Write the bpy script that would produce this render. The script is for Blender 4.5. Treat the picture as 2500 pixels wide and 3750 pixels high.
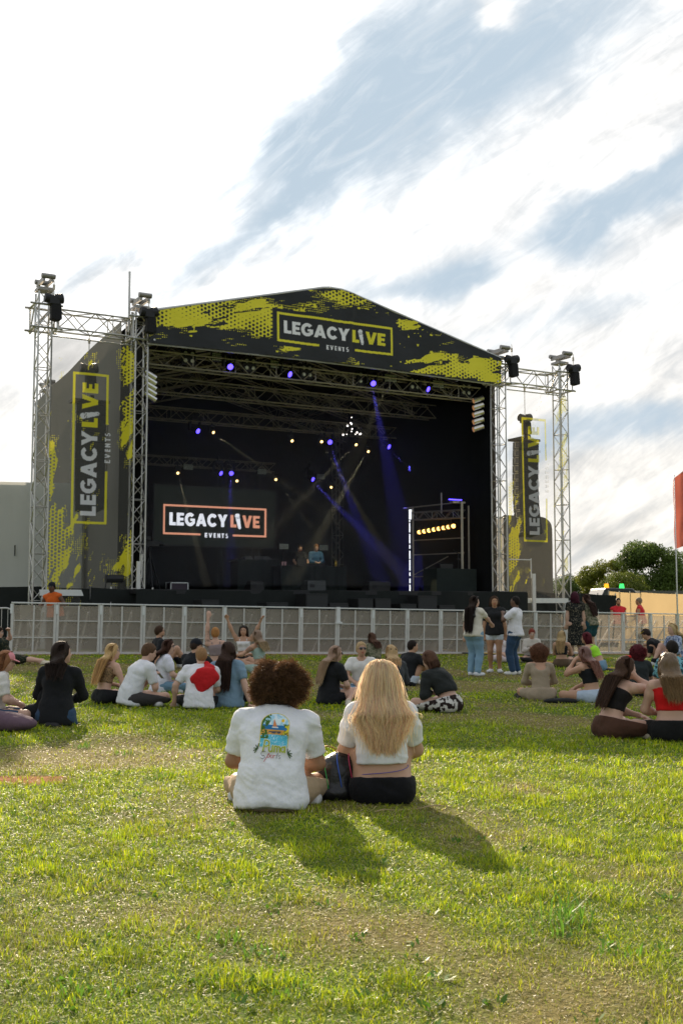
import bpy, bmesh, math, random, os
import numpy as np
from math import radians, sin, cos, tan, pi, sqrt, atan2
from mathutils import Vector, Matrix
random.seed(7); rng = np.random.default_rng(11)
SC = bpy.context.scene; COL = SC.collection
for o in list(bpy.data.objects): bpy.data.objects.remove(o)

# ------------------------------------------------------------------ camera
CAMZ = 1.25; TILT = radians(4.71); F = 4100.0
cd = bpy.data.cameras.new('camera'); cam = bpy.data.objects.new('camera', cd); COL.objects.link(cam)
cam.location = (0, 0, CAMZ); cam.rotation_euler = (pi/2 + TILT, 0, 0)
cd.sensor_fit = 'VERTICAL'; cd.sensor_height = 36; cd.lens = F/3750*36; cd.clip_end = 2000; cd.clip_start = .1
cd.dof.use_dof = True; cd.dof.focus_distance = 8.0; cd.dof.aperture_fstop = 8.0
SC.camera = cam

# ------------------------------------------------------------------ sun and sky
SUN_EL, SUN_AZ = radians(24.0), radians(-13.5)            # azimuth: negative = left of the view
EXPOSURE = 0.72
SUN_E = 5.0
sd = bpy.data.lights.new('sun', 'SUN'); sd.energy = SUN_E; sd.angle = radians(.6); sd.color = (1, .83, .62)
sun = bpy.data.objects.new('sun', sd); COL.objects.link(sun)
sdir = Vector((sin(SUN_AZ)*cos(SUN_EL), cos(SUN_AZ)*cos(SUN_EL), sin(SUN_EL)))
sun.rotation_euler = sdir.to_track_quat('Z', 'Y').to_euler(); sun.location = sdir*60
SC.view_settings.view_transform = 'Standard'; SC.view_settings.look = 'None'
SC.view_settings.exposure = EXPOSURE; SC.view_settings.gamma = 1
SC.cycles.max_bounces = 8; SC.cycles.transparent_max_bounces = 16
SC.cycles.use_denoising = True
try: SC.cycles.volume_bounces = 0
except Exception: pass

class NT:
    """tiny helper for building node trees"""
    def __init__(s, nt): s.nt = nt; s.n = nt.nodes; s.l = nt.links
    def node(s, t, **kw):
        n = s.n.new(t)
        for k, v in kw.items(): setattr(n, k, v)
        return n
    def put(s, n, key, v):
        if v is None: return
        i = n.inputs[key]
        if isinstance(v, bpy.types.NodeSocket): s.l.new(v, i)
        else:
            try: i.default_value = v
            except Exception: i.default_value = tuple(v) + (1,)*(len(i.default_value)-len(v))
    def math(s, op, a, b=None, c=None, clamp=False):
        n = s.node('ShaderNodeMath', operation=op, use_clamp=clamp)
        s.put(n, 0, a)
        if b is not None: s.put(n, 1, b)
        if c is not None: s.put(n, 2, c)
        return n.outputs[0]
    def vmath(s, op, a, b=None, sc=None):
        n = s.node('ShaderNodeVectorMath', operation=op); s.put(n, 0, a)
        if b is not None: s.put(n, 1, b)
        if sc is not None: s.put(n, 3, sc)
        return n.outputs['Value'] if op in ('DOT_PRODUCT', 'LENGTH') else n.outputs[0]
    def comb(s, x, y, z):
        n = s.node('ShaderNodeCombineXYZ')
        for k, v in enumerate((x, y, z)): s.put(n, k, v)
        return n.outputs[0]
    def sep(s, v):
        n = s.node('ShaderNodeSeparateXYZ'); s.put(n, 0, v); return n.outputs
    def noise(s, vec, scale, detail=3, rough=.5, dist=0):
        n = s.node('ShaderNodeTexNoise'); s.put(n, 'Vector', vec); s.put(n, 'Scale', scale)
        s.put(n, 'Detail', detail); s.put(n, 'Roughness', rough); s.put(n, 'Distortion', dist); return n.outputs[0]
    def mix(s, f, a, b, blend='MIX'):
        n = s.node('ShaderNodeMix', data_type='RGBA', blend_type=blend)
        s.put(n, 0, f); s.put(n, 6, a); s.put(n, 7, b); return n.outputs[2]
    def ramp(s, v, lo, hi, a=0., b=1.):
        n = s.node('ShaderNodeMapRange', interpolation_type='SMOOTHSTEP')
        for k, x in enumerate((v, lo, hi, a, b)): s.put(n, k, x)
        return n.outputs[0]

def pxdir(px, py):
    """direction of a pixel of the 2500x3750 photograph, for laying the place out"""
    x = (px-1250)/F; u = (1875-py)/F
    return Vector((x, cos(TILT)-u*sin(TILT), sin(TILT)+u*cos(TILT)))
def gz(x, y): return CAMZ - (1.235 + .018*x + .002*y)      # the field falls gently to the right
def G(px, py):
    d = pxdir(px, py)
    t = 1.235/(-(d.z) - .018*d.x - .002*d.y)
    return Vector((d.x*t, d.y*t, gz(d.x*t, d.y*t)))

W = bpy.data.worlds.new('World'); SC.world = W; W.use_nodes = True
t = NT(W.node_tree); t.n.clear()
sky = t.node('ShaderNodeTexSky', sky_type='NISHITA', sun_disc=False, sun_elevation=SUN_EL, sun_rotation=SUN_AZ,
             altitude=60, air_density=1.2, dust_density=2.0, ozone_density=1.5)
tc = t.node('ShaderNodeTexCoord').outputs['Generated']
X, Y, Z = t.sep(tc)[:3]
yy = t.math('MAXIMUM', Y, .2)
u = t.math('DIVIDE', X, yy); w = t.math('DIVIDE', Z, yy)
zz = t.math('MAXIMUM', Z, .06)
# cloud layer seen in perspective: streaks running away up to the right
flat = t.comb(t.math('DIVIDE', X, t.math('ADD', zz, .25)), t.math('DIVIDE', Y, t.math('ADD', zz, .25)), 0)
def blob(px, py, la, lb, ang, amp, u=u, w=w):
    d = pxdir(px, py); cu, cw = d.x/d.y, d.z/d.y
    du = t.math('SUBTRACT', u, cu); dw = t.math('SUBTRACT', w, cw); c, s = cos(radians(ang)), sin(radians(ang))
    a = t.math('DIVIDE', t.math('ADD', t.math('MULTIPLY', du, c), t.math('MULTIPLY', dw, s)), la/F)
    b = t.math('DIVIDE', t.math('SUBTRACT', t.math('MULTIPLY', dw, c), t.math('MULTIPLY', du, s)), lb/F)
    e = t.math('EXPONENT', t.math('MULTIPLY', t.math('ADD', t.math('POWER', a, 2), t.math('POWER', b, 2)), -1))
    return t.math('MULTIPLY', e, amp)
wn = t.node('ShaderNodeTexNoise'); t.put(wn, 'Vector', t.comb(u, w, 0)); t.put(wn, 'Scale', 6); t.put(wn, 'Detail', 5); t.put(wn, 'Roughness', .6)
wv = t.vmath('SUBTRACT', wn.outputs['Color'], (.5,)*3); wx, wy, _ = t.sep(wv)
wu = t.math('MULTIPLY_ADD', wx, .11, u); ww_ = t.math('MULTIPLY_ADD', wy, .09, w)
uv = t.comb(u, w, 0)
rot = t.node('ShaderNodeVectorRotate', rotation_type='Z_AXIS'); t.put(rot, 0, uv); t.put(rot, 'Angle', radians(-38))
ruv = t.vmath('MULTIPLY', rot.outputs[0], (1.0, 3.6, 1))
n1 = t.noise(ruv, 7, 8, .62, .6); n2 = t.noise(uv, 16, 7, .6, .9); n3 = t.noise(t.vmath('MULTIPLY', rot.outputs[0], (1.1, 4.0, 1)), 10, 7, .62, 1.6)
blue = None
for b in [(1400, 330, 620, 320, 42, 2.1), (1150, 600, 300, 160, 50, 1.5), (2000, 130, 620, 200, 25, 1.7), (2230, 730, 460, 95, 24, 2.0), (1680, 1010, 460, 60, 12, 1.9),
          (2000, 860, 360, 70, 20, 1.6), (2450, 590, 180, 60, 30, 1.6), (2150, 1610, 460, 60, 12, 1.3), (2330, 1520, 320, 50, 10, 1.2), (850, 900, 460, 60, 32, 1.1),
          (2050, 1150, 560, 70, 18, 1.0), (400, 940, 420, 80, 30, .8), (1820, 60, 110, 70, 0, -2.0), (1880, 930, 150, 110, 40, -2.2), (2480, 20, 90, 40, 0, -.8), (2350, 330, 200, 90, 35, -.5)]:
    e = blob(*b, wu, ww_); blue = e if blue is None else t.math('ADD', blue, e)
bm = t.math('ADD', blue, t.math('MULTIPLY', t.math('SUBTRACT', n1, .5), 2.1))
bm = t.math('ADD', bm, t.math('MULTIPLY', t.math('SUBTRACT', n2, .5), 1.0))
bm = t.math('ADD', bm, t.math('MULTIPLY', t.math('SUBTRACT', n3, .5), 1.7))
front = t.ramp(Y, .15, .45)
bmask = t.math('MULTIPLY', t.ramp(bm, -.35, 2.2), t.math('MULTIPLY_ADD', t.ramp(n3, .42, .85), -.34, 1.0))
back = t.ramp(t.noise(flat, 1.6, 5, .6, .4), .42, .62)
bmask = t.mix(front, back, bmask)
shade = None                                                # thin grey bellies in the bright cloud
for b in [(420, 980, 420, 70, 28, .75), (780, 1000, 300, 40, 25, .45), (40, 900, 150, 40, 35, .3), 
          (1150, 700, 600, 120, 38, .35), (0, 1500, 160, 120, 0, .3), (2220, 1960, 200, 35, 0, .45), (1900, 1750, 500, 60, 10, .25)]:
    e = blob(*b, wu, ww_); shade = e if shade is None else t.math('ADD', shade, e)
shade = t.math('MULTIPLY', t.math('MULTIPLY_ADD', t.ramp(n2, .3, .75), .35, shade), t.ramp(n1, .25, .6), clamp=True)
sund = t.vmath('DOT_PRODUCT', t.vmath('NORMALIZE', tc), tuple(sdir))
cl = t.math('MULTIPLY_ADD', t.ramp(sund, -.3, .75), .25, .45)   # cloud radiance: bright towards the sun, dimmer behind
cl = t.math('MULTIPLY_ADD', t.math('POWER', t.math('MAXIMUM', sund, 0.), 60), .7, cl)
cl = t.math('MULTIPLY', cl, t.math('MULTIPLY_ADD', shade, -.55, 1.04))
ccol = t.mix(t.ramp(w, .0, .35), (1.0, .955, .88, 1), (1.0, .99, .975, 1))
cl = t.math('MULTIPLY', cl, t.math('MULTIPLY_ADD', t.math('MULTIPLY', t.ramp(n1, .42, .72), t.math('SUBTRACT', 1.15, t.ramp(sund, .75, .98))), -.30, 1.0))
cl = t.math('MULTIPLY', cl, t.math('MULTIPLY_ADD', t.ramp(n3, .35, .75), -.16, 1.05))
cloud = t.vmath('SCALE', ccol, sc=cl)
bg1 = t.node('ShaderNodeBackground'); t.put(bg1, 0, t.vmath('MINIMUM', t.vmath('SCALE', sky.outputs[0], sc=.08), (.20, .245, .285))); t.put(bg1, 1, 1.0)
bg2 = t.node('ShaderNodeBackground'); t.put(bg2, 0, cloud); t.put(bg2, 1, 1.0)
bg3 = t.node('ShaderNodeBackground'); t.put(bg3, 0, (.125, .15, .175, 1)); t.put(bg3, 1, 1.0)   # thin high veil over the blue
add = t.node('ShaderNodeAddShader'); t.l.new(bg1.outputs[0], add.inputs[0]); t.l.new(bg3.outputs[0], add.inputs[1])
mx = t.node('ShaderNodeMixShader'); t.put(mx, 0, bmask); t.l.new(bg2.outputs[0], mx.inputs[1]); t.l.new(add.outputs[0], mx.inputs[2])
wo = t.node('ShaderNodeOutputWorld'); t.l.new(mx.outputs[0], wo.inputs[0])

# ------------------------------------------------------------------ materials
MATS = {}
def mat(name, col=(.5, .5, .5), rough=.7, metal=0., var=.12, scale=8., bump=0., bscale=60., attr=False, transl=0., alpha=None,
        emis=0., stretch=(1, 1, 1), spec=.4, sheen=0., blotch=None):
    if name in MATS: return MATS[name]
    m = bpy.data.materials.new(name); m.use_nodes = True; MATS[name] = m
    t = NT(m.node_tree); P = t.n['Principled BSDF']; out = t.n['Material Output']
    tc = t.node('ShaderNodeTexCoord').outputs['Object']; v = t.vmath('MULTIPLY', tc, stretch)
    n = t.noise(v, scale, 4, .6)
    if attr:
        base = t.node('ShaderNodeAttribute', attribute_name='Col').outputs['Color']
    else:
        base = t.comb(*col[:3])
    f = t.math('MULTIPLY_ADD', n, 2*var, 1-var)
    c = t.vmath('SCALE', base, sc=f)
    if blotch:                                              # (colour, scale, lo, hi)
        c = t.mix(t.ramp(t.noise(tc, blotch[1], 3, .55), blotch[2], blotch[3]), c, tuple(blotch[0])+(1,))
    t.put(P, 'Base Color', c); t.put(P, 'Roughness', rough); t.put(P, 'Metallic', metal); t.put(P, 'Specular IOR Level', spec)
    if sheen: t.put(P, 'Sheen Weight', sheen)
    if emis:
        t.put(P, 'Emission Color', base); t.put(P, 'Emission Strength', emis)
    if bump:
        b = t.node('ShaderNodeBump'); t.put(b, 'Strength', bump); t.put(b, 'Distance', .02)
        t.put(b, 'Height', t.noise(v, bscale, 3, .6)); t.put(P, 'Normal', b.outputs[0])
    sh = P.outputs[0]
    if transl:
        tr = t.node('ShaderNodeBsdfTranslucent'); t.put(tr, 0, c)
        mx = t.node('ShaderNodeMixShader'); t.put(mx, 0, transl); t.l.new(sh, mx.inputs[1]); t.l.new(tr.outputs[0], mx.inputs[2]); sh = mx.outputs[0]
    if alpha is not None:
        tp = t.node('ShaderNodeBsdfTransparent'); mx = t.node('ShaderNodeMixShader')
        a = t.node('ShaderNodeAttribute', attribute_name='Col').outputs['Alpha'] if alpha == 'attr' else alpha
        t.put(mx, 0, a); t.l.new(tp.outputs[0], mx.inputs[1]); t.l.new(sh, mx.inputs[2]); sh = mx.outputs[0]
    t.l.new(sh, out.inputs[0])
    return m
def K(c): return 'fabric_%02x%02x%02x' % tuple(int(max(0, min(1, v))*255) for v in c[:3])
def fab(c, rough=.85, **k):
    kw = dict(var=.12, scale=12, bump=.75, bscale=13, stretch=(1, 1, .6), sheen=.05, spec=.15); kw.update(k)
    return mat(K(c)+('' if not k else str(abs(hash(str(sorted(k.items()))))%997)), c, rough, **kw)

# ------------------------------------------------------------------ mesh helpers
def link(o, parent=None):
    COL.objects.link(o)
    if parent is not None: o.parent = parent
    return o
def tag(o, label, cat, group=None):
    o['label'] = label; o['category'] = cat
    if group: o['group'] = group
    return o
def struct(o, kind='structure'): o['kind'] = kind; return o
def thing(name, label, cat, loc=(0, 0, 0), rz=0., group=None):
    o = bpy.data.objects.new(name, None); COL.objects.link(o); o.empty_display_size = .1
    o.location = loc; o.rotation_euler = (0, 0, rz); return tag(o, label, cat, group)
def npmesh(name, V, Fq, m, parent=None, cols=None, smooth=True, link_=True, fcol=None):
    """V (n,3) array, Fq (m,3|4) array, optional per-vertex colours (n,4)"""
    me = bpy.data.meshes.new(name); V = np.asarray(V, np.float32); Fq = np.asarray(Fq, np.int32)
    me.vertices.add(len(V)); me.vertices.foreach_set('co', V.ravel())
    k = Fq.shape[1]; me.loops.add(Fq.size); me.loops.foreach_set('vertex_index', Fq.ravel())
    me.polygons.add(len(Fq)); me.polygons.foreach_set('loop_start', np.arange(len(Fq), dtype=np.int32)*k)
    me.polygons.foreach_set('loop_total', np.full(len(Fq), k, np.int32))
    me.polygons.foreach_set('use_smooth', np.full(len(Fq), smooth))
    if cols is not None:
        a = me.color_attributes.new('Col', 'FLOAT_COLOR', 'POINT'); a.data.foreach_set('color', np.asarray(cols, np.float32).ravel())
    me.update(calc_edges=True); me.validate()
    me.materials.append(m)
    o = bpy.data.objects.new(name, me)
    if link_: link(o, parent)
    return o
class MB:
    def __init__(s): s.v = []; s.f = []
    def add(s, vs, fs):
        b = len(s.v); s.v += [tuple(p) for p in vs]; s.f += [[b+i for i in f] for f in fs]; return s
    def box(s, c, d, R=None):
        c = Vector(c); pts = []
        for z in (-1, 1):
            for y in (-1, 1):
                for x in (-1, 1):
                    p = Vector((x*d[0]/2, y*d[1]/2, z*d[2]/2)); pts.append(c + (R @ p if R else p))
        return s.add(pts, [(0, 2, 3, 1), (4, 5, 7, 6), (0, 1, 5, 4), (2, 6, 7, 3), (0, 4, 6, 2), (1, 3, 7, 5)])
    def tube(s, a, b, r, n=6, r2=None, caps=True):
        a, b = Vector(a), Vector(b); d = (b-a); r2 = r if r2 is None else r2
        if d.length < 1e-6: return s
        q = d.normalized().to_track_quat('Z', 'Y'); pts = []
        for p, rr in ((a, r), (b, r2)):
            for i in range(n): pts.append(p + q @ Vector((rr*cos(2*pi*i/n), rr*sin(2*pi*i/n), 0)))
        fs = [(i, (i+1) % n, n+(i+1) % n, n+i) for i in range(n)]
        if caps: fs += [tuple(range(n-1, -1, -1)), tuple(range(n, 2*n))]
        return s.add(pts, fs)
    def path(s, pts, r, n=6):
        for a, b in zip(pts, pts[1:]): s.tube(a, b, r, n)
        return s
    def prism(s, poly, a0, a1, fn):                          # poly in 2D, extruded from a0 to a1; fn(x,y,a)->3D
        n = len(poly); pts = [fn(x, y, a0) for x, y in poly]+[fn(x, y, a1) for x, y in poly]
        return s.add(pts, [tuple(range(n-1, -1, -1)), tuple(range(n, 2*n))]+[(i, (i+1) % n, n+(i+1) % n, n+i) for i in range(n)])
    def sph(s, c, r, seg=10, ring=6, sq=(1, 1, 1)):
        pts = []; c = Vector(c)
        for j in range(ring+1):
            th = pi*j/ring
            for i in range(seg): ph = 2*pi*i/seg; pts.append(c+Vector((r*sin(th)*cos(ph)*sq[0], r*sin(th)*sin(ph)*sq[1], r*cos(th)*sq[2])))
        return s.add(pts, [(j*seg+i, (j+1)*seg+i, (j+1)*seg+(i+1) % seg, j*seg+(i+1) % seg) for j in range(ring) for i in range(seg)])
    def build(s, name, m, parent=None, smooth=False, bevel=0.):
        me = bpy.data.meshes.new(name); me.from_pydata(s.v, [], s.f); me.validate()
        bm = bmesh.new(); bm.from_mesh(me); bmesh.ops.recalc_face_normals(bm, faces=bm.faces); bm.to_mesh(me); bm.free()
        me.materials.append(m); o = bpy.data.objects.new(name, me); link(o, parent)
        if smooth:
            for p in me.polygons: p.use_smooth = True
        if bevel:
            b = o.modifiers.new('bevel', 'BEVEL'); b.width = bevel; b.segments = 2; b.limit_method = 'ANGLE'
        return o
def copy_tree(o, parent=None):
    c = o.copy(); COL.objects.link(c)
    if parent is not None: c.parent = parent
    for ch in list(o.children): copy_tree(ch, c)
    return c

# value noise in numpy
def vnoise(x, y, z=None, seed=0):
    def h(i, j, k):
        n = (i*374761393 + j*668265263 + k*2147483647 + seed*974634777) & 0xffffffff
        n = ((n ^ (n >> 13))*1274126177) & 0xffffffff
        return ((n ^ (n >> 16)) & 0xffff)/65535.
    x = np.asarray(x, float); y = np.asarray(y, float); z = np.zeros_like(x) if z is None else np.asarray(z, float)
    i, j, k = np.floor(x).astype(np.int64), np.floor(y).astype(np.int64), np.floor(z).astype(np.int64)
    fx, fy, fz = x-i, y-j, z-k; fx, fy, fz = [f*f*(3-2*f) for f in (fx, fy, fz)]
    r = 0
    for a in (0, 1):
        for b in (0, 1):
            for c in (0, 1):
                r = r + h(i+a, j+b, k+c)*(fx if a else 1-fx)*(fy if b else 1-fy)*(fz if c else 1-fz)
    return r
def fbm(x, y, z=None, o=4, seed=0):
    r = 0; a = .5; s = 0
    for k in range(o):
        r = r + a*vnoise(np.asarray(x)*2**k, np.asarray(y)*2**k, None if z is None else np.asarray(z)*2**k, seed+k); s += a; a *= .55
    return r/s
# ------------------------------------------------------------------ ground
def ground_tone(x, y):
    """0 green .. 1 worn straw, for soil, turf and blades alike"""
    a = fbm(x*.45, y*.55, o=4, seed=3); b = fbm(x*1.6, y*1.3, o=3, seed=9)
    t = (a-.462)*3.6 + (b-.5)*2.2
    t += .75*np.exp(-((y-19.5)/4.5)**2)*(1+.3*np.sin(x))         # worn strip where the crowd has been
    t += .55*np.exp(-(((x+1.7)/1.3)**2+((y-8.9)/.7)**2)) + .45*np.exp(-(((x-2.5)/2.2)**2+((y-8.7)/.5)**2))
    t += .06*np.exp(-((y-5.2)/1.0)**2)
    t -= .5*np.exp(-((y-11.5)/1.6)**2)
    return np.clip(t, 0, 1)
def dirt_mask(x, y):
    n = fbm(x*3, y*3, o=4, seed=21)
    p = G(60, 2858); d = np.exp(-(((x-p.x)/.42)**2+((y-p.y)/.28)**2))
    for (ax_, ay, sx_, sy_, am) in ((430, 3235, .20, .07, .62), (330, 2935, .12, .07, .6), (150, 3640, .06, .03, .6), (1780, 2720, .35, .10, .6), (2080, 3520, .05, .03, .55), (1700, 3080, .18, .07, .5), (2250, 2820, .3, .1, .45)):
        p = G(ax_, ay); d = np.maximum(d, am*np.exp(-(((x-p.x)/sx_)**2+((y-p.y)/sy_)**2)))
    # along the barrier foot
    a = (x*FN[0]+y*FN[1]) - FD
    d = np.maximum(d, np.exp(-((a+.12)/.28)**2)*.95)
    return np.clip((d+(n-.5)*1.3-.45)*4, 0, 1)
FA = Vector((-7.62, 25.9)); FB = Vector((7.6, 33.0)); fdir = (FB-FA).normalized(); FN = (-fdir.y, fdir.x); FD = FA.x*FN[0]+FA.y*FN[1]
def make_ground():
    xs = np.concatenate([np.linspace(-400, -14, 12), np.arange(-13.5, 13.6, .10), np.linspace(14, 400, 12)])
    ys = np.concatenate([np.linspace(-60, 0, 6), np.arange(.5, 12, .08), np.arange(12, 40, .2), np.linspace(41, 900, 22)])
    Xg, Yg = np.meshgrid(xs, ys)
    far = np.clip((np.hypot(Xg, Yg-20)-25)/40, 0, 1)
    Zg = gz(np.clip(Xg, -30, 30), np.clip(Yg, -10, 60)) + .03*(fbm(Xg*.8, Yg*.8, seed=5)-.5)*(1-far)
    V = np.stack([Xg, Yg, Zg], -1).reshape(-1, 3); nx = len(xs); ny = len(ys)
    i = (np.arange(ny-1)[:, None]*nx+np.arange(nx-1)[None]).ravel()
    Fq = np.stack([i, i+1, i+nx+1, i+nx], 1)
    tone = ground_tone(Xg, Yg).ravel(); dm = dirt_mask(Xg, Yg).ravel()
    C = np.zeros((len(V), 4)); C[:, 3] = 1
    g = np.array([.075, .12, .015]); s = np.array([.19, .145, .055]); d = np.array([.25, .10, .026])*(.55+.9*fbm(Xg*9, Yg*9, o=3, seed=77).ravel())[:, None]
    C[:, :3] = g + (s-g)*tone[:, None]*.8
    C[:, :3] += (d-C[:, :3])*dm[:, None]
    m = mat('field_turf', attr=True, rough=.95, var=.5, scale=14.0, bump=1.0, bscale=30, spec=.1)
    struct(npmesh('grass_field_ground', V, Fq, m, cols=C))
make_ground()

def make_grass():
    """blades, thick near the camera and coarser towards the barrier"""
    bands = [(2.6, 3.6, 15000, .030, .0021), (3.6, 4.8, 11000, .032, .0026), (4.8, 6.5, 7500, .034, .0033), (6.5, 9.0, 4600, .038, .0044),
             (9.0, 13., 1900, .042, .0068), (13., 19., 620, .045, .011), (19., 30., 210, .045, .018)]
    Xs, Ys, Hs, Ws = [], [], [], []
    for y0, y1, dens, hh, ww in bands:
        xr = y1*.33+.35; n = int(dens*(y1-y0)*2*xr)
        x = rng.uniform(-xr, xr, n); y = rng.uniform(y0, y1, n)
        k = np.abs(x) < y*.32+.3; x, y = x[k], y[k]
        Xs.append(x); Ys.append(y); Hs.append(np.full(len(x), hh)); Ws.append(np.full(len(x), ww))
    x = np.concatenate(Xs); y = np.concatenate(Ys); h = np.concatenate(Hs); wd = np.concatenate(Ws)
    # side of the barrier, dirt patches
    keep = ((x*FN[0]+y*FN[1]) < FD-.25) & (rng.random(len(x)) > dirt_mask(x, y)*.86)
    tone = ground_tone(x, y)
    clump = fbm(x*5, y*5, o=3, seed=31)
    keep &= rng.random(len(x)) > (tone*.45 + (.5-clump)*.5)
    x, y, h, wd, tone, clump = [a[keep] for a in (x, y, h, wd, tone, clump)]
    n = len(x)
    dry = rng.random(n) < (.13+.55*tone)
    tuft = np.clip((clump-.52)*5, 0, 1)
    L = h*(.55+.9*rng.random(n))*(1+.5*tuft*(~dry))*(1-.25*tone)
    az = rng.uniform(0, 2*pi, n)
    lean = np.where(dry, rng.uniform(1.0, 1.52, n), rng.uniform(.55, 1.48, n))      # from the vertical; trodden grass lies down
    lean = np.clip(lean-.35*tuft, .1, 1.54)
    wd = wd*(.6+.8*rng.random(n))*np.where(dry, 1.15, 1)
    dirx, diry = np.cos(az), np.sin(az); sx, sy = -diry, dirx
    z0 = gz(x, y)+.03*(fbm(x*.8, y*.8, seed=5)-.5) - .004
    tw = rng.uniform(-.5, .5, n)
    def P(tt, side, wfac):
        a = lean*(.55+.6*tt)                                  # curls over
        r = L*tt*np.sin(np.minimum(a, 1.5)); zz = L*tt*np.cos(np.minimum(a, 1.5))
        zz = np.maximum(zz, .003*tt)+.004*tt
        return np.stack([x+dirx*r+side*sx*wd*wfac, y+diry*r+side*sy*wd*wfac, z0+zz+side*tw*wd*wfac], 1)
    V = np.stack([P(0, -1, .45), P(0, 1, .45), P(.5, -1, .5), P(.5, 1, .5), P(1., 0, 0)], 1)
    V = V.reshape(-1, 3); b = np.arange(n)*5
    Q = np.stack([b, b+1, b+3, b+2], 1); T = np.stack([b+2, b+3, b+4, b+4], 1)
    # use degenerate-free triangles: split everything to triangles
    Fq = np.concatenate([Q[:, [0, 1, 2]], Q[:, [0, 2, 3]], T[:, :3]])
    r = rng.random((n, 1))
    green = np.array([.19, .34, .008])*(1-r)+np.array([.56, .58, .015])*r
    straw = np.array([.50, .40, .16])*(1-r)+np.array([.72, .62, .36])*r
    bri = rng.random(n) < .08
    c = np.where(dry[:, None], straw, green); c = c*(.62+.72*rng.random((n, 1)))*(.72+.56*np.clip((fbm(x*7+3, y*9, o=3, seed=61)-.3)*2, 0, 1))[:, None]
    c = c + (np.array([.30, .26, .07])-c)*(tone[:, None]*.35)
    c[bri & dry] = (.74, .70, .52)
    C = np.ones((n, 5, 4)); C[:, :, :3] = c[:, None]
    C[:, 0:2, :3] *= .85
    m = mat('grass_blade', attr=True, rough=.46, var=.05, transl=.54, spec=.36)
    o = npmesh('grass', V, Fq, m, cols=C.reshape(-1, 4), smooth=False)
    o['kind'] = 'stuff'
    # scattered broad leaves and taller tufts near the camera
    V2, F2, C2 = [], [], []
    spots = [(960, 3170+0*k) for k in range(0)]
    for cx, cy, nn, hh in [(2080, 3380, 42, .16), (2050, 3430, 20, .10), (830, 3450, 26, .06), (300, 2740, 30, .07), (450, 2765, 24, .06),
                           (590, 2850, 26, .06), (1540, 3010, 20, .035), (330, 3650, 30, .06), (950, 3500, 22, .05), (1000, 3620, 22, .05), (2250, 3500, 26, .07)]:
        p = G(cx, cy)
        for k in range(nn):
            a = random.uniform(0, 2*pi); q = Vector((p.x+random.gauss(0, .05), p.y+random.gauss(0, .04), 0)); q.z = gz(q.x, q.y)
            ln = hh*random.uniform(.5, 1.1); le = random.uniform(.1, .8); d = Vector((cos(a)*sin(le), sin(a)*sin(le), cos(le))); s = Vector((-sin(a), cos(a), 0))*random.uniform(.002, .0045)
            b = len(V2); mid = q+d*ln*.55; tip = q+d*ln+Vector((cos(a), sin(a), -.5))*ln*.15
            V2 += [q-s*.6, q+s*.6, mid+s, mid-s, tip]; F2 += [(b, b+1, b+2), (b, b+2, b+3), (b+3, b+2, b+4)]
            g = random.uniform(.8, 1.2); C2 += [(.13*g, .27*g, .03*g, 1)]*5
    r_ = random.Random(3)                                   # low broad-leaved weeds and clover
    for k in range(150):
        yy_ = 2.9+5.5*r_.random()**1.4; xx_ = r_.uniform(-.33, .33)*yy_; big = r_.uniform(.5, 1.); g = r_.uniform(.7, 1.25)
        for j in range(r_.randint(5, 9)):
            a = r_.uniform(0, 2*pi); q = Vector((xx_+r_.gauss(0, .022), yy_+r_.gauss(0, .022), 0)); q.z = gz(q.x, q.y)+.004; ln = .045*big*r_.uniform(.6, 1.1); le = r_.uniform(.7, 1.35)
            d = Vector((cos(a)*sin(le), sin(a)*sin(le), cos(le))); s = Vector((-sin(a), cos(a), r_.uniform(-.3, .3)))*ln*r_.uniform(.14, .26); b = len(V2)
            V2 += [q-s*.3, q+s*.3, q+d*ln*.6+s, q+d*ln*.6-s, q+d*ln]; F2 += [(b, b+1, b+2), (b, b+2, b+3), (b+3, b+2, b+4)]; C2 += [(.10*g, .22*g, .02*g, 1)]*5
    o = npmesh('grass_tufts', np.array([tuple(v) for v in V2]), np.array(F2), m, cols=np.array(C2), smooth=False); o['kind'] = 'stuff'
make_grass()

# dry twig lying by the woman, seen in front of the pair
mb = MB(); p0, p1 = G(1370, 2985), G(1640, 2960)
pts = []
for k in range(9):
    q = p0.lerp(p1, k/8); q.z = gz(q.x, q.y)+.018+.008*sin(k*1.3); q.y += .02*sin(k*2.1); pts.append(q)
mb.path(pts, .0035, 5); mb.tube(pts[5], pts[5]+Vector((.1, .05, .01)), .0025, 5)
tag(mb.build('twig', mat('dry_twig', (.36, .27, .14), .9)), 'thin dry twig lying in the grass behind the seated blonde woman', 'twig')

# ------------------------------------------------------------------ materials of the stage
ALU = mat('aluminium_truss', (.50, .49, .46), .38, .85, var=.18, scale=20)
ALUD = mat('dull_truss', (.50, .46, .38), .45, .75, var=.2, scale=20)
BLK = mat('black_metal', (.018, .018, .02), .5, .2, var=.2, scale=15)
BLKC = mat('black_drape', (.013, .014, .014), .92, var=.3, scale=3, bump=.5, bscale=5, spec=.1)
SKIRT = mat('black_skirt', (.020, .023, .022), .85, var=.3, scale=2.5, bump=.3, bscale=3, spec=.1)
GREY = mat('grey_sheeting', (.22, .21, .185), .75, var=.14, scale=1.2, bump=.8, bscale=1.6, stretch=(1, 1, .35), transl=.12)
WSTEEL = mat('pale_steel', (.66, .68, .66), .45, .3, var=.1, scale=10)

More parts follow.
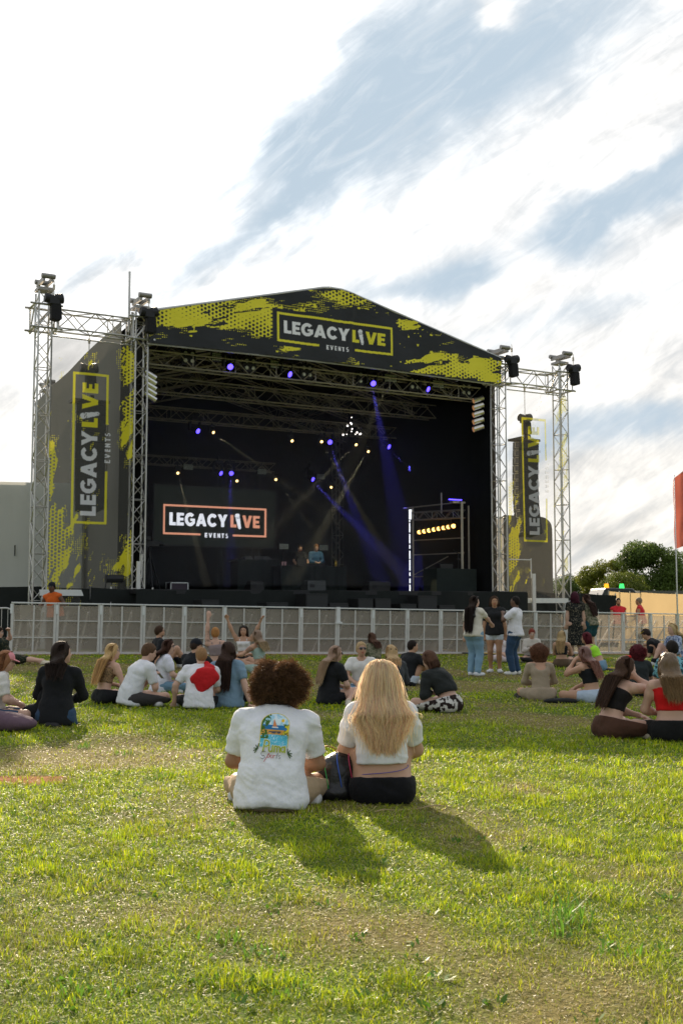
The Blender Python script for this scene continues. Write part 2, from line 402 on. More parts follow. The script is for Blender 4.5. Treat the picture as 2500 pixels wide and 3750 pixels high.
# stage frame: u along the front, v into the stage
PH = radians(29.4); S0 = Vector((-5.6, 30.8, CAMZ))            # heights below are relative to the eye level
DZ = .40                                                      # deck top
SW, SD = 12.10, 10.2
def SL(px, py, v):
    """stage coordinates of a pixel on the plane v = const"""
    d = pxdir(px, py); n = Vector((-sin(PH), cos(PH), 0)); o = Vector((0, 0, CAMZ))-S0
    tt = (v-o.dot(n))/d.dot(n); p = o+d*tt
    return Vector((p.x*cos(PH)+p.y*sin(PH), v, p.z))
def SLU(px, py, uu):
    d = pxdir(px, py); n = Vector((cos(PH), sin(PH), 0)); o = Vector((0, 0, CAMZ))-S0
    tt = (uu-o.dot(n))/d.dot(n); p = o+d*tt
    return Vector((uu, -p.x*sin(PH)+p.y*cos(PH), p.z))
def toW(p): return S0 + Vector((p[0]*cos(PH)-p[1]*sin(PH), p[0]*sin(PH)+p[1]*cos(PH), p[2]))
def sthing(name, label, cat, p, group=None, rz=0.): return thing(name, label, cat, toW(p), PH+rz, group)
def ground_rel(p): q = toW(p); return gz(q.x, q.y)-CAMZ

def truss(mb, a, b, w, h, up=(0, 0, 1), r=.025, rd=.012, step=None, tri=False):
    a, b = Vector(a), Vector(b); d = (b-a); L = d.length; d.normalize(); up = Vector(up); side = d.cross(up).normalized(); up = side.cross(d).normalized()
    if tri: offs = [side*w/2, -side*w/2, up*h]
    else: offs = [side*w/2+up*h/2, -side*w/2+up*h/2, -side*w/2-up*h/2, side*w/2-up*h/2]
    for o in offs: mb.tube(a+o, b+o, r, 6)
    step = step or max(w, h); n = max(1, round(L/step)); s = L/n; m = len(offs)
    for k in range(n):
        p0, p1 = a+d*s*k, a+d*s*(k+1)
        for i in range(m):
            o1, o2 = offs[i], offs[(i+1) % m]
            if (k+i) % 2: o1, o2 = o2, o1
            mb.tube(p0+o1, p1+o2, rd, 4, caps=False)
            if k % 3 == 0: mb.tube(p0+o1, p0+o2, rd, 4, caps=False)
    return mb

stage = sthing('stage', 'large outdoor concert stage with black roof and printed gable banner', 'stage', (0, 0, 0))
def part(mb, name, m, par=None, **k): return mb.build(name, m, par or stage, **k)
# deck
part(MB().box((SW/2, SD/2-.55, DZ-.06), (SW+.9, SD+1.3, .12)), 'deck', BLK)
def sheet(name, m, P0, P1, z0, z1, par, wav=.04, fr=2.2, nu=120, nz=14, seed=0, dirn=None, sag=0.):
    """hanging cloth from P0 to P1 (u,v), heights z0(u) to z1"""
    P0, P1 = Vector(P0), Vector(P1); tt = np.linspace(0, 1, nu); ss = np.linspace(0, 1, nz); T, S = np.meshgrid(tt, ss)
    L = (P1-P0).length; n = Vector((-(P1-P0).y, (P1-P0).x)).normalized()
    zz0 = np.array([z0(P0.lerp(P1, a)) if callable(z0) else z0 for a in tt]); zz1 = np.array([z1(a) if callable(z1) else z1 for a in tt])
    d = wav*(fbm(T*L*fr, S*1.2, seed=seed, o=3)-.5)*2 + wav*.5*np.sin(T*L*fr*4+3*fbm(T*L, S, seed=seed+4))
    Zz = zz0[None]*(1-S)+zz1[None]*S - sag*np.sin(T*L*1.6)**2*S
    V = np.stack([P0.x+(P1.x-P0.x)*T+n.x*d, P0.y+(P1.y-P0.y)*T+n.y*d, Zz], -1).reshape(-1, 3)
    i = (np.arange(nz-1)[:, None]*nu+np.arange(nu-1)[None]).ravel()
    return npmesh(name, V, np.stack([i, i+1, i+nu+1, i+nu], 1), m, par)
gr = lambda p: ground_rel((p.x, p.y, 0))-.02
sheet('front_skirt', SKIRT, (-.45, -1.22), (SW+.45, -1.22), gr, DZ-.005, stage, .05, 1.3, 240, 10, 1, sag=.03)
sheet('side_skirt', SKIRT, (SW+.47, -1.2), (SW+.47, 8), gr, DZ-.005, stage, .05, 1.3, 120, 10, 2)
# towers
tw = .35
towers = {}
for (uu, vv, top, nm) in [(-2.78, -.25, 8.75, 'a'), (-.12, -.25, 8.6, 'b'), (SW+.12, -.25, 8.55, 'c'), (SW+2.77, -.25, 8.65, 'd'),
                          (-.15, SD-.75, 7.9, 'e'), (SW-.15, SD-.1, 8.0, 'f'), (-.1, 5, 7.9, 'g')]:
    z0 = DZ if nm in 'bcefg' else ground_rel((uu, vv, 0))
    mb = MB(); truss(mb, (uu, vv, z0+.02), (uu, vv, top-.5), tw, tw, up=(0, 1, 0), r=.026, rd=.013, step=.40)
    tp = part(mb, 'truss_tower', ALU)
    if nm in 'abcde':
        mb = MB()
        mb.box((uu, vv-.0, top-.42), (.42, .42, .08)); mb.box((uu+.11, vv-.05, top-.22), (.06, .72, .12)); mb.box((uu-.11, vv-.05, top-.22), (.06, .72, .12))
        mb.tube((uu-.18, vv-.4, top-.14), (uu+.18, vv-.4, top-.14), .07, 10); mb.tube((uu-.18, vv+.3, top-.14), (uu+.18, vv+.3, top-.14), .07, 10)
        part(mb, 'tower_head', mat('head_steel', (.30, .29, .27), .5, .8), tp)
    if nm in 'abcd':                                        # sleeve block that carries the roof
        zt = 7.57; mb = MB(); s2 = .29
        for a in (-s2, s2):
            for b in (-s2, s2): mb.tube((uu+a, vv+b, zt-.34), (uu+a, vv+b, zt+.34), .026, 6)
        for zc in (zt-.31, zt+.31):
            for a in (-s2, s2): mb.tube((uu-s2-.14, vv+a, zc), (uu+s2+.14, vv+a, zc), .03, 6); mb.tube((uu+a, vv-s2-.1, zc), (uu+a, vv+s2+.1, zc), .03, 6)
        for a in (-s2, s2): mb.tube((uu-s2, vv+a, zt-.4), (uu+s2, vv+a, zt+.4), .02, 5); mb.tube((uu+a, vv-s2, zt+.4), (uu+a, vv+s2, zt-.4), .02, 5)
        part(mb, 'sleeve_block', ALU, tp)
    towers[nm] = (uu, vv)
mb = MB(); mb.tube((-.42, -.2, 7.5), (-.42, -.2, 9.2), .035, 8); part(mb, 'antenna_pole', ALU)
# PA wing beams
for a, b in ((-2.78, -.12), (SW+.12, SW+2.77)):
    mb = MB(); truss(mb, (a+.35, -.25, 7.56), (b-.35, -.25, 7.56), .45, .5, r=.026, rd=.016, step=.55); part(mb, 'wing_beam', ALU)
    mb = MB(); z = DZ-.1 if a < 0 else DZ-.28
    mb.box(((a+b)/2, -.45, z), (abs(b-a), .09, .16)); mb.box((a+.1 if a < 0 else b-.1, -.45, (z+ground_rel((a, -.45, 0)))/2-.05), (.1, .1, z-ground_rel((a, -.45, 0))-.1)); part(mb, 'base_beam', WSTEEL)
# roof
EZ = 7.97; RZ = 9.45; R1, R2 = 5.45, 6.35
def ztop(uu):
    uu = np.asarray(uu, float); m0, m1 = -.25, SW+.25
    z = np.where(uu < R1, EZ+(RZ-EZ)*(uu-m0)/(R1-m0), np.where(uu > R2, EZ+(RZ+.0-EZ)*(m1-uu)/(m1-R2), RZ+.05*np.sin((uu-R1)/(R2-R1)*pi)))
    return z
uu = np.linspace(-.15, SW+.15, 60); vv = np.linspace(-.55, SD+.3, 20); U, Vv = np.meshgrid(uu, vv)
Zr = ztop(U)-.03-.05*np.sin((Vv+.5)/2.6*pi)**2-.075*np.maximum(Vv-.5, 0)
Va = np.stack([U, Vv, Zr], -1).reshape(-1, 3); Vb = Va.copy(); Vb[:, 2] -= .06
i = (np.arange(19)[:, None]*60+np.arange(59)[None]).ravel(); q = np.stack([i, i+1, i+61, i+60], 1)
npmesh('roof', np.concatenate([Va, Vb]), np.concatenate([q, q[:, ::-1]+len(Va)]), mat('roof_skin', (.05, .05, .05), .6, var=.1, bump=.3, bscale=4), stage)
# walls: black inside lining, grey outer sheeting
part(MB().prism([(-.25, 0), (SW+.25, 0), (SW+.25, 7.15), (R2, 8.58), (R1, 8.58), (-.25, 7.15)], SD+.1, SD+.15, lambda x, y, a: (x, a, y)), 'back_wall', BLKC)
for uu_ in (.08, SW+.02):
    part(MB().prism([(.0, DZ+.01), (SD, DZ+.01), (SD, 7.12), (.6, 7.82), (.0, 7.85)], uu_-.015, uu_+.015, lambda x, y, a: (a, x, y)), 'side_lining', BLKC)
sheet('outer_side_sheet', GREY, (-.52, SD-.6), (-.52, .2), -1.0, lambda a: 7.05+.85*a, stage, .035, .35, 160, 40, 5)
sheet('outer_side_sheet', GREY, (SW+.47, 0.3), (SW+.47, SD+.4), -1.0, lambda a: 7.9, stage, .08, .9, 160, 40, 6)

# ------------------------------------------------------------------ lettering as masks on dense printed cloth
def arc(cx, cy, rx, ry, a0, a1, n=24): return [(cx+rx*cos(radians(a0+(a1-a0)*k/n)), cy+ry*sin(radians(a0+(a1-a0)*k/n))) for k in range(n+1)]
T_ = .30
GL = {'L': (.62, [[(0, 0), (.62, 0), (.62, .24), (T_, .24), (T_, 1), (0, 1)]]),
 'E': (.68, [[(0, 0), (.68, 0), (.68, .23), (T_, .23), (T_, .39), (.62, .39), (.62, .61), (T_, .61), (T_, .77), (.68, .77), (.68, 1), (0, 1)]]),
 'A': (1.0, [[(0, 0), (.31, 0), (.37, .17), (.63, .17), (.69, 0), (1, 0), (.65, 1), (.35, 1)], [(.44, .38), (.56, .38), (.5, .62)]]),
 'Y': (.96, [[(.33, 0), (.63, 0), (.63, .38), (.96, 1), (.64, 1), (.48, .66), (.32, 1), (0, 1), (.33, .38)]]),
 'V': (.98, [[(.34, 0), (.64, 0), (.98, 1), (.67, 1), (.49, .40), (.31, 1), (0, 1)]]),
 'N': (.84, [[(0, 0), (.28, 0), (.28, .5), (.58, 0), (.84, 0), (.84, 1), (.56, 1), (.56, .5), (.26, 1), (0, 1)]]),
 'T': (.76, [[(.23, 0), (.53, 0), (.53, .76), (.76, .76), (.76, 1), (0, 1), (0, .76), (.23, .76)]]),
 'C': (.92, [arc(.5, .5, .5, .52, 38, 322)+arc(.5, .5, .22, .26, 322, 38)]),
 'G': (.98, [arc(.5, .5, .5, .52, 42, 318)+[(.96, .20), (.96, .56), (.52, .56), (.52, .38), (.68, .38), (.68, .30)]+arc(.5, .5, .22, .26, 305, 45)]),
 'S': (.74, [[(.0, .16)]+arc(.37, .29, .37, .30, 215, 440, 14)[1:]+arc(.37, .71, .12, .10, 260, 45, 12)+[(.60, .93)]+arc(.37, .71, .36, .30, 50, 262, 14)+arc(.37, .29, .12, .10, 82, -125, 12)])}
def inpoly(x, y, poly):
    r = np.zeros(x.shape, bool); n = len(poly)
    for k in range(n):
        x0, y0 = poly[k]; x1, y1 = poly[(k+1) % n]
        if y0 == y1: continue
        r ^= ((y0 > y) != (y1 > y)) & (x < (x1-x0)*(y-y0)/(y1-y0)+x0)
    return r
def mic_mask(x, y, h, sc=1.0):
    """tilted microphone that stands for the I; x,y with origin at its top-left, height h"""
    a = radians(12); c, s = cos(a), sin(a); X = (x*c+y*s)/h; Yv = (-x*s+y*c)/h   # tilt
    head = ((X-.02)**2/.19**2+(Yv-.90)**2/.18**2) < 1
    body = inpoly(X, Yv, [(-.16, .78), (.20, .78), (.13, -.06), (.02, -.14), (-.09, -.06)])
    gap = (np.abs(Yv-.80) < .015) | (np.abs(Yv-.70) < .015) | ((np.abs(X-.02) < .03) & (np.abs(Yv+.02) < .02))
    return (head | body) & ~gap
def text_mask(x, y, s, x0, y0, h, track=.08, wsc=1.0, thin=False):
    m = np.zeros(x.shape, bool); cx = x0
    for ch in s:
        if ch == ' ': cx += h*.35*wsc; continue
        w_, polys = GL[ch]; X = (x-cx)/(h*wsc); Yv = (y-y0)/h
        k = np.zeros(x.shape, bool)
        for p in polys: k ^= inpoly(X, Yv, p)
        m |= k; cx += (w_+track)*h*wsc
    return m, cx
def text_width(s, h, track, wsc=1.0): return sum((.35 if c == ' ' else GL[c][0]+track)*h*wsc for c in s)
def logo(x, y, W_, H_, C, yel, wht, th=.045, rim=True):
    """the LEGACY LIVE EVENTS logo in a frame, x in 0..W_, y in 0..H_ (frame bottom at 0); paints into C"""
    e = W_*.0175
    if rim:
        fr = (x > 0) & (x < W_) & (y > 0) & (y < H_) & ~((x > e) & (x < W_-e) & (y > e) & (y < H_-e))
        fr &= ~((y < e*1.5) & (x > W_*.355) & (x < W_*.665))
        C[fr] = yel
    h = H_*.43; y0 = H_*.305; tr = .07
    wl = text_width('LEGACY', 1, tr); wv = .62+tr+.47+tr+.98+tr+.68
    ws = (W_*.885)/((wl+.22+wv)*h); x0 = W_*.057
    m, cx = text_mask(x, y, 'LEGACY', x0, y0, h, tr, ws); C[m] = wht
    cx += .2*h*ws
    m, cx = text_mask(x, y, 'L', cx, y0, h, tr, ws); C[m] = yel
    C[mic_mask((x-cx-.19*h*ws), (y-y0-.0*h), h*1.05)] = wht
    cx += .47*h*ws
    m, cx = text_mask(x, y, 'VE', cx, y0, h, tr, ws); C[m] = yel
    he = H_*.155; tw_ = text_width('EVENTS', he, .42, .8); m, _ = text_mask(x, y, 'EVENTS', W_*.51-tw_/2+.02, -he*.45, he, .42, .8)
    C[m] = wht
def splat(x, y, field, seed, ang=14, dot=.16, stretch=4.):
    """dry-brush strokes with half-tone dots"""
    c, s = cos(radians(ang)), sin(radians(ang)); a = x*c+y*s; b = -x*s+y*c
    st = fbm(a*1.3/stretch*3, b*5.5, o=5, seed=seed); f = field+(st-.5)*1.5
    ym = f > .52
    gx = np.abs(((x/dot) % 1)-.5); gy = np.abs(((y/dot+.5*np.floor(x/dot % 2)) % 1)-.5); dd = np.hypot(gx, gy)*dot
    hol = fbm(x*.9, y*.9, seed=seed+5)
    ym &= ~(dd < dot*np.clip((hol-.38)*1.5, 0, .38))
    g2 = dot*.55; dx = np.abs(((x/g2) % 1)-.5); dy = np.abs(((y/g2) % 1)-.5)
    ym |= (f > .30) & (f < .46) & (np.hypot(dx, dy) < .27) & (fbm(x*.6, y*.9, seed=seed+8) > .5)
    sp = fbm(x*6, y*6, o=2, seed=seed+11); ym |= (f > .26) & (sp > .80)
    return ym
YEL, WHT = (.80, .72, .04, 1), (.84, .84, .85, 1)
def grid_faces(nu, nz):
    i = (np.arange(nz-1)[:, None]*nu+np.arange(nu-1)[None]).ravel(); return np.stack([i, i+1, i+nu+1, i+nu], 1)
# gable banner
nu, nz = 860, 170; T, S = np.meshgrid(np.linspace(.03, SW-.03, nu), np.linspace(0, 1, nz))
zb = 7.16+.05*np.sin((T+.3)/(SW+.6)*pi)*1.5; zt = ztop(T)-.0; Zc = zb+(zt-zb)*S
C = np.zeros(T.shape+(4,)); C[:] = (.022, .024, .026, 1)
fld = .95*np.exp(-(((T-2.1)/2.9)**4+((Zc-8.05-.05*T)/.42)**2)) + .75*np.exp(-(((T-4.2)/1.0)**2+((Zc-7.95)/.55)**2)) + 1.15*np.exp(-(((T-10.6)/2.1)**2+((Zc-7.42)/.30)**2)) \
    + .85*np.exp(-(((T-9.7)/.75)**2+((Zc-7.85)/.2)**2))+.8*np.exp(-(((T-11.3)/.8)**2+((Zc-7.9)/.16)**2)) + .75*np.exp(-(((T-6.1)/.9)**2+((Zc-9.28)/.22)**2)) + .45*np.exp(-(((T-4.0)/1.3)**2+((Zc-8.85)/.2)**2))+.42*np.exp(-(((T-8.3)/1.2)**2+((Zc-8.75+.12*(T-8))/.25)**2))
C[splat(T, Zc, fld, 40, dot=.115)] = YEL
qa, qb, qc = SL(1014, 1198, -.62), SL(1436, 1251, -.62), SL(1225, 1276, -.62)
lw_ = qb.x-qa.x; lh_ = SL(1225, 1170, -.62).z-qc.z; inf_ = (T > qa.x-.15) & (T < qb.x+.15) & (Zc > qc.z-.12) & (Zc < qc.z+lh_+.1); C[inf_] = (.022, .024, .026, 1)
print('LOGO', qa, qb, qc, lh_, SL(1187, 1055, -.62), SL(1269, 1068, -.62), SL(540, 1155, -.62), SL(1812, 1320, -.62))
logo(T-qa.x, Zc-qc.z, lw_, lh_, C, YEL, WHT)
wr = .05*(fbm(T*.9, Zc*1.5, seed=50)-.5)+.05*np.exp(-((T-6.35-.1*(Zc-8))/.10)**2)+.02*np.sin(T*3+Zc*2)
V = np.stack([T, -.62-wr, Zc], -1).reshape(-1, 3)
npmesh('gable_banner', V, grid_faces(nu, nz), mat('printed_banner', attr=True, rough=.6, var=.05, bump=.25, bscale=3, spec=.3), stage, cols=C.reshape(-1, 4))
mb = MB(); pts = [(a, -.56, float(ztop(a))+.02) for a in (.02, R1, 5.7, 6.1, R2, SW-.02)]; mb.path(pts, .05, 8)
mb.path([(a, -.56, 7.14+.075*sin((a+.3)/(SW+.6)*pi)) for a in np.linspace(.02, SW-.02, 14)], .03, 6); part(mb, 'banner_rail', mat('rail', (.5, .5, .48), .4, .5))

# roof and lighting trusses inside
mb = MB()
for v_, z_, w_ in ((.35, 6.95, .4), (3.0, 6.75, .45), (5.6, 6.35, .4), (9.2, 5.25, .32)):
    m1 = MB(); truss(m1, (.3, v_, z_), (SW-.3 if v_ < 8 else 8.6, v_, z_), w_, w_, r=.025, rd=.014, step=w_*1.1); part(m1, 'lighting_truss', ALUD)
m1 = MB()
for v_ in (1.6, 4.2, 6.9, 9.4):
    for a, b in (((.2, v_, 7.4-.075*v_), (R1+.5, v_, 8.9-.075*v_)), ((R2-.5, v_, 8.9-.075*v_), (SW-.2, v_, 7.4-.075*v_))): truss(m1, a, b, .3, .4, r=.024, rd=.012, step=.5)
for uu_ in (2.4, 6.1, 9.9): truss(m1, (uu_, .3, float(ztop(uu_))-.5), (uu_, SD, float(ztop(uu_))-1.25), .3, .35, r=.02, rd=.012, step=.6)
part(m1, 'roof_truss', ALUD)
mb = MB(); q = SL(1290, 1500, SD-.6); truss(mb, (q.x, SD-.6, DZ), (q.x, SD-.6, 6.6), .32, .32, up=(0, 1, 0), r=.022, rd=.012, step=.35); 
part(mb, 'upstage_tower', ALUD)
# drapes behind the screen and leg drapes
for k, (a, b) in enumerate(((.3, 1.0), (6.5, 7.1), (7.6, 8.3))):
    sheet('leg_drape', mat('drape_dark_grey', (.022, .024, .023), .9, var=.2, scale=4, bump=.5, bscale=6), (a, SD-.5), (b, SD-.5), DZ, 5.0, stage, .06, 4, 40, 8, 60+k)
# ------------------------------------------------------------------ bodies: smooth distance fields turned into one surface
def nrm(v): v = np.asarray(v, float); return v/(np.linalg.norm(v)+1e-9)
A3 = lambda *a: np.array(a, float)
class Field:
    def __init__(s, h, k=.014): s.h = h; s.k = k; s.p = []; s.f = []; s.cut = []; s.clip = []
    def cone(s, a, b, r0, r1=None, fine=False, flat=False, **kw): s.ell(a, b, (r0, r0), ((r1 if r1 is not None else r0),)*2, (1, .01, .02), fine, flat)
    def ell(s, a, b, r0, r1, side, fine=False, flat=False): (s.f if fine else s.p).append(('e', A3(*a), A3(*b), r0, r1, A3(*side), flat))
    def ball(s, c, r, M=None, fine=False, cut=False): (s.cut if cut else s.f if fine else s.p).append(('b', A3(*c), A3(*r), np.eye(3) if M is None else np.asarray(M, float)))
    def bounds(s, q):
        if q[0] == 'b': r = max(q[2]); return q[1]-r, q[1]+r
        r = max(q[3]+q[4]); return np.minimum(q[1], q[2])-r, np.maximum(q[1], q[2])+r
    def dist(s, q, X, Y, Z):
        if q[0] == 'b':
            M = q[3]; c = q[1]; x, y, z = X-c[0], Y-c[1], Z-c[2]; r = q[2]
            e = [(x*M[0, i]+y*M[1, i]+z*M[2, i])/r[i] for i in range(3)]
            return (np.sqrt(e[0]**2+e[1]**2+e[2]**2)-1)*min(r)
        _, a, b, r0, r1, sd, flat = q; d = b-a; L = np.linalg.norm(d)+1e-9; d = d/L
        x, y, z = X-a[0], Y-a[1], Z-a[2]; t = x*d[0]+y*d[1]+z*d[2]; u = np.clip(t/L, 0, 1)
        sx = nrm(sd-d*np.dot(sd, d)); sy = np.cross(d, sx); px = x*sx[0]+y*sx[1]+z*sx[2]; py = x*sy[0]+y*sy[1]+z*sy[2]; pz = t-np.clip(t, 0, L)
        A = r0[0]+(r1[0]-r0[0])*u; B = r0[1]+(r1[1]-r0[1])*u; m = np.minimum(A, B)
        if flat:
            dd = (np.sqrt((px/A)**2+(py/B)**2)-1)*m; return np.maximum(dd, np.abs(t-L/2)-L/2)
        return (np.sqrt((px/A)**2+(py/B)**2+(pz/m)**2)-1)*m
    def mesh(s, disp=None):
        allp = s.p+s.f; lo = np.min([s.bounds(q)[0] for q in allp], 0)-3*s.h-.02; hi = np.max([s.bounds(q)[1] for q in allp], 0)+3*s.h+.02
        n = np.ceil((hi-lo)/s.h).astype(int)+1; ax = [lo[i]+np.arange(n[i])*s.h for i in range(3)]
        def field(ps, k):
            S = np.zeros(n, np.float32)
            for q in ps:
                b0, b1 = s.bounds(q); pad = 6*k+2*s.h
                i0 = np.maximum(((b0-pad-lo)/s.h).astype(int), 0); i1 = np.minimum(((b1+pad-lo)/s.h).astype(int)+2, n)
                X = ax[0][i0[0]:i1[0], None, None]; Y = ax[1][None, i0[1]:i1[1], None]; Z = ax[2][None, None, i0[2]:i1[2]]
                d = s.dist(q, X, Y, Z); S[i0[0]:i1[0], i0[1]:i1[1], i0[2]:i1[2]] += np.exp(np.clip(-d/k, -50, 50))
            return -k*np.log(np.maximum(S, 1e-16))
        D = field(s.p, s.k) if s.p else None
        if s.f:
            D2 = field(s.f, .0022); D = D2 if D is None else np.minimum(D, D2)-np.maximum(.006-np.abs(D-D2), 0)**2/.024
        X = ax[0][:, None, None]; Y = ax[1][None, :, None]; Z = ax[2][None, None, :]
        for q in s.cut: D = np.maximum(D, -s.dist(q, X, Y, Z))
        for c in s.clip: D = np.maximum(D, c(X, Y, Z))
        return surfnets(D, lo, s.h)
def surfnets(D, lo, h):
    D = D.astype(np.float32); D[D == 0] = 1e-6; I = D < 0; n = D.shape
    c = np.zeros((n[0]-1, n[1]-1, n[2]-1), np.int8)
    for a in (0, 1):
        for b in (0, 1):
            for e in (0, 1): c += I[a:n[0]-1+a, b:n[1]-1+b, e:n[2]-1+e]
    act = (c > 0) & (c < 8); idx = np.argwhere(act); 
    if len(idx) == 0: return np.zeros((0, 3)), np.zeros((0, 4), int)
    num = np.full(c.shape, -1, np.int64); num[act] = np.arange(len(idx))
    P = np.zeros((len(idx), 3)); Wt = np.zeros(len(idx)); i, j, k = idx.T
    co = [(a, b, e) for a in (0, 1) for b in (0, 1) for e in (0, 1)]
    for x0 in co:
        for ax_ in range(3):
            if x0[ax_]: continue
            x1 = list(x0); x1[ax_] = 1
            d0 = D[i+x0[0], j+x0[1], k+x0[2]]; d1 = D[i+x1[0], j+x1[1], k+x1[2]]; m = (d0 < 0) != (d1 < 0)
            t = np.where(m, d0/np.where(m, d0-d1, 1), 0); p = np.array(x0, float)[None]+t[:, None]*(np.array(x1)-np.array(x0))[None]
            P += p*m[:, None]; Wt += m
    V = lo+(idx+P/Wt[:, None])*h
    Fs = []
    for ax_ in range(3):
        sl0 = [slice(1, -1)]*3; sl1 = [slice(1, -1)]*3; sl0[ax_] = slice(0, -1); sl1[ax_] = slice(1, None)
        a = I[tuple(sl0)]; b = I[tuple(sl1)]; e = np.argwhere(a != b)
        if len(e) == 0: continue
        off = np.array([1, 1, 1]); off[ax_] = 0; e2 = e+off; inside = a[tuple(e.T)]
        o1, o2 = (ax_+1) % 3, (ax_+2) % 3
        def cell(d1, d2):
            q = e2.copy(); q[:, o1] -= d1; q[:, o2] -= d2; return num[tuple(q.T)]
        q = np.stack([cell(1, 1), cell(0, 1), cell(0, 0), cell(1, 0)], 1)
        q = np.where(inside[:, None], q, q[:, ::-1]); Fs.append(q)
    Fq = np.concatenate(Fs); Fq = Fq[(Fq >= 0).all(1)]
    return V, Fq
def vnormals(V, Fq):
    n = np.cross(V[Fq[:, 2]]-V[Fq[:, 0]], V[Fq[:, 3]]-V[Fq[:, 1]]); N = np.zeros_like(V)
    for k in range(4): np.add.at(N, Fq[:, k], n)
    return N/(np.linalg.norm(N, axis=1)[:, None]+1e-12)

SKIN = mat('skin', attr=True, rough=.5, var=.06, scale=30, spec=.3)
HAIRM = {}
def hair_mat(c, name='hair'):
    k = 'hair_%02x%02x%02x' % tuple(int(min(1, v)*255) for v in c)
    if k in MATS: return MATS[k]
    m = mat(k, c, .62, var=.45, scale=42, bump=.7, bscale=60, stretch=(1, 1, .12), spec=.12); return m

HAIRS = mat('hair_strands', attr=True, rough=.5, var=.0, transl=.40, spec=.2)
def strands(name, root, P, width, cols, m, tip=.35):
    """ribbons along P (n, k, 3)"""
    P = np.asarray(P); n, k, _ = P.shape; tn = np.gradient(P, axis=1); side = np.cross(tn, rng.normal(size=(n, 1, 3))*.6+np.array([0, -1, 0])[None, None]*1.0)
    side /= np.linalg.norm(side, axis=2)[..., None]+1e-9; wd = np.linspace(1, tip, k)[None, :, None]*width*rng.uniform(.6, 1.3, (n, 1, 1))
    V = np.stack([P-side*wd, P+side*wd], 2).reshape(-1, 3); b = (np.arange(n)*2*k)[:, None]+np.arange(k-1)[None]*2; b = b.ravel()
    C = np.ones((n, k, 2, 4)); C[..., :3] = (cols*np.ones((n, k, 3)))[:, :, None, :]
    return npmesh(name, V, np.stack([b, b+1, b+3, b+2], 1), m, root, cols=C.reshape(-1, 4), smooth=True)
def catmull(Pc, k):
    n, c, _ = Pc.shape; Q = np.concatenate([2*Pc[:, :1]-Pc[:, 1:2], Pc, 2*Pc[:, -1:]-Pc[:, -2:-1]], 1); out = []
    for s_ in np.linspace(0, c-1-1e-6, k):
        i = int(s_); t_ = s_-i; p0, p1, p2, p3 = Q[:, i], Q[:, i+1], Q[:, i+2], Q[:, i+3]
        out.append(.5*((2*p1)+(-p0+p2)*t_+(2*p0-5*p1+4*p2-p3)*t_**2+(-p0+3*p1-3*p2+p3)*t_**3))
    return np.stack(out, 1)
def curls(root, M, c0, R, n, col, col2, w=.0013, core=.60, lo=-.82):
    d = rng.normal(size=(n, 3)); d /= np.linalg.norm(d, axis=1)[:, None]; d = d[(d[:, 1] < .5) & (d[:, 2] > lo)]; n = len(d)
    lump = .72+.60*fbm(d[:, 0]*2.3+5, d[:, 1]*2.3+R*9, d[:, 2]*2.3, o=4, seed=4)[:, None]
    k = 12; tt = np.linspace(0, 1, k)[None, :, None]; r0 = R*core; L = (R*lump-r0)*rng.uniform(.7, 1.25, (n, 1)); r_ = r0+L[:, None]*tt
    a = np.cross(d, rng.normal(size=(n, 3))); a /= np.linalg.norm(a, axis=1)[:, None]; b = np.cross(a, d); ph = rng.uniform(0, 6.28, (n, 1, 1)); cr = rng.uniform(.004, .011, (n, 1, 1)); fr = rng.uniform(8, 15, (n, 1, 1))
    P = (d*np.array([1.05, 1.0, .93]))[:, None]*r_+(a[:, None]*np.cos(ph+fr*tt)+b[:, None]*np.sin(ph+fr*tt))*cr*(.3+tt)
    P = P@M.T+c0; P[:, :, 2] -= (tt[:, :, 0]**2)*.012; c = np.array(col)[None, None]*(1-tt)+np.array(col2)[None, None]*tt; c = c*rng.uniform(.55, 1.6, (n, 1, 1))
    return strands('hair_curls', root, P, w, c, HAIRS, .7)

def ik(a, b, l1, l2, pole):
    a, b = A3(*a), A3(*b); d = b-a; L = np.linalg.norm(d); Lm = min(L, (l1+l2)*.998); dn = d/(L+1e-9); b = a+dn*Lm
    x = (l1*l1-l2*l2+Lm*Lm)/(2*Lm); y = sqrt(max(l1*l1-x*x, 0)); p = A3(*pole); p = nrm(p-dn*np.dot(p, dn)); return a+dn*x+p*y, b

LEGS = {                                                    # ankle L, knee pole L, ankle R, knee pole R
 'cross': ((.13, .30, .075), (-1, .35, .12), (-.15, .36, .075), (1, .35, .12)),
 'forward': ((-.10, .80, .08), (-.15, 0, 1), (.12, .76, .08), (.15, 0, 1)),
 'knees': ((-.14, .46, .09), (-.25, .4, 1), (.14, .50, .09), (.25, .4, 1)),
 'side_r': ((.38, .12, .07), (-.3, 1, .25), (.52, .30, .07), (.5, 1, .12)),
 'side_l': ((-.52, .30, .07), (-.5, 1, .12), (-.38, .12, .07), (.3, 1, .25)),
 'kneel': ((-.09, -.05, .06), (-.2, 1, .0), (.09, -.05, .06), (.2, 1, .0)),
 'one_up': ((.10, .30, .07), (-1, .35, .1), (.20, .52, .09), (.25, .3, 1)),
 'bent_r': ((-.08, .62, .08), (.1, .1, 1), (.25, .34, .08), (1, .5, .25)),
 'reach_r': ((.30, .78, .08), (-.2, 0, 1), (.62, .62, .08), (.25, 0, 1)),
 'stand': ((-.10, .02, .09), (0, 1, 0), (.10, -.02, .09), (0, 1, 0)),
}
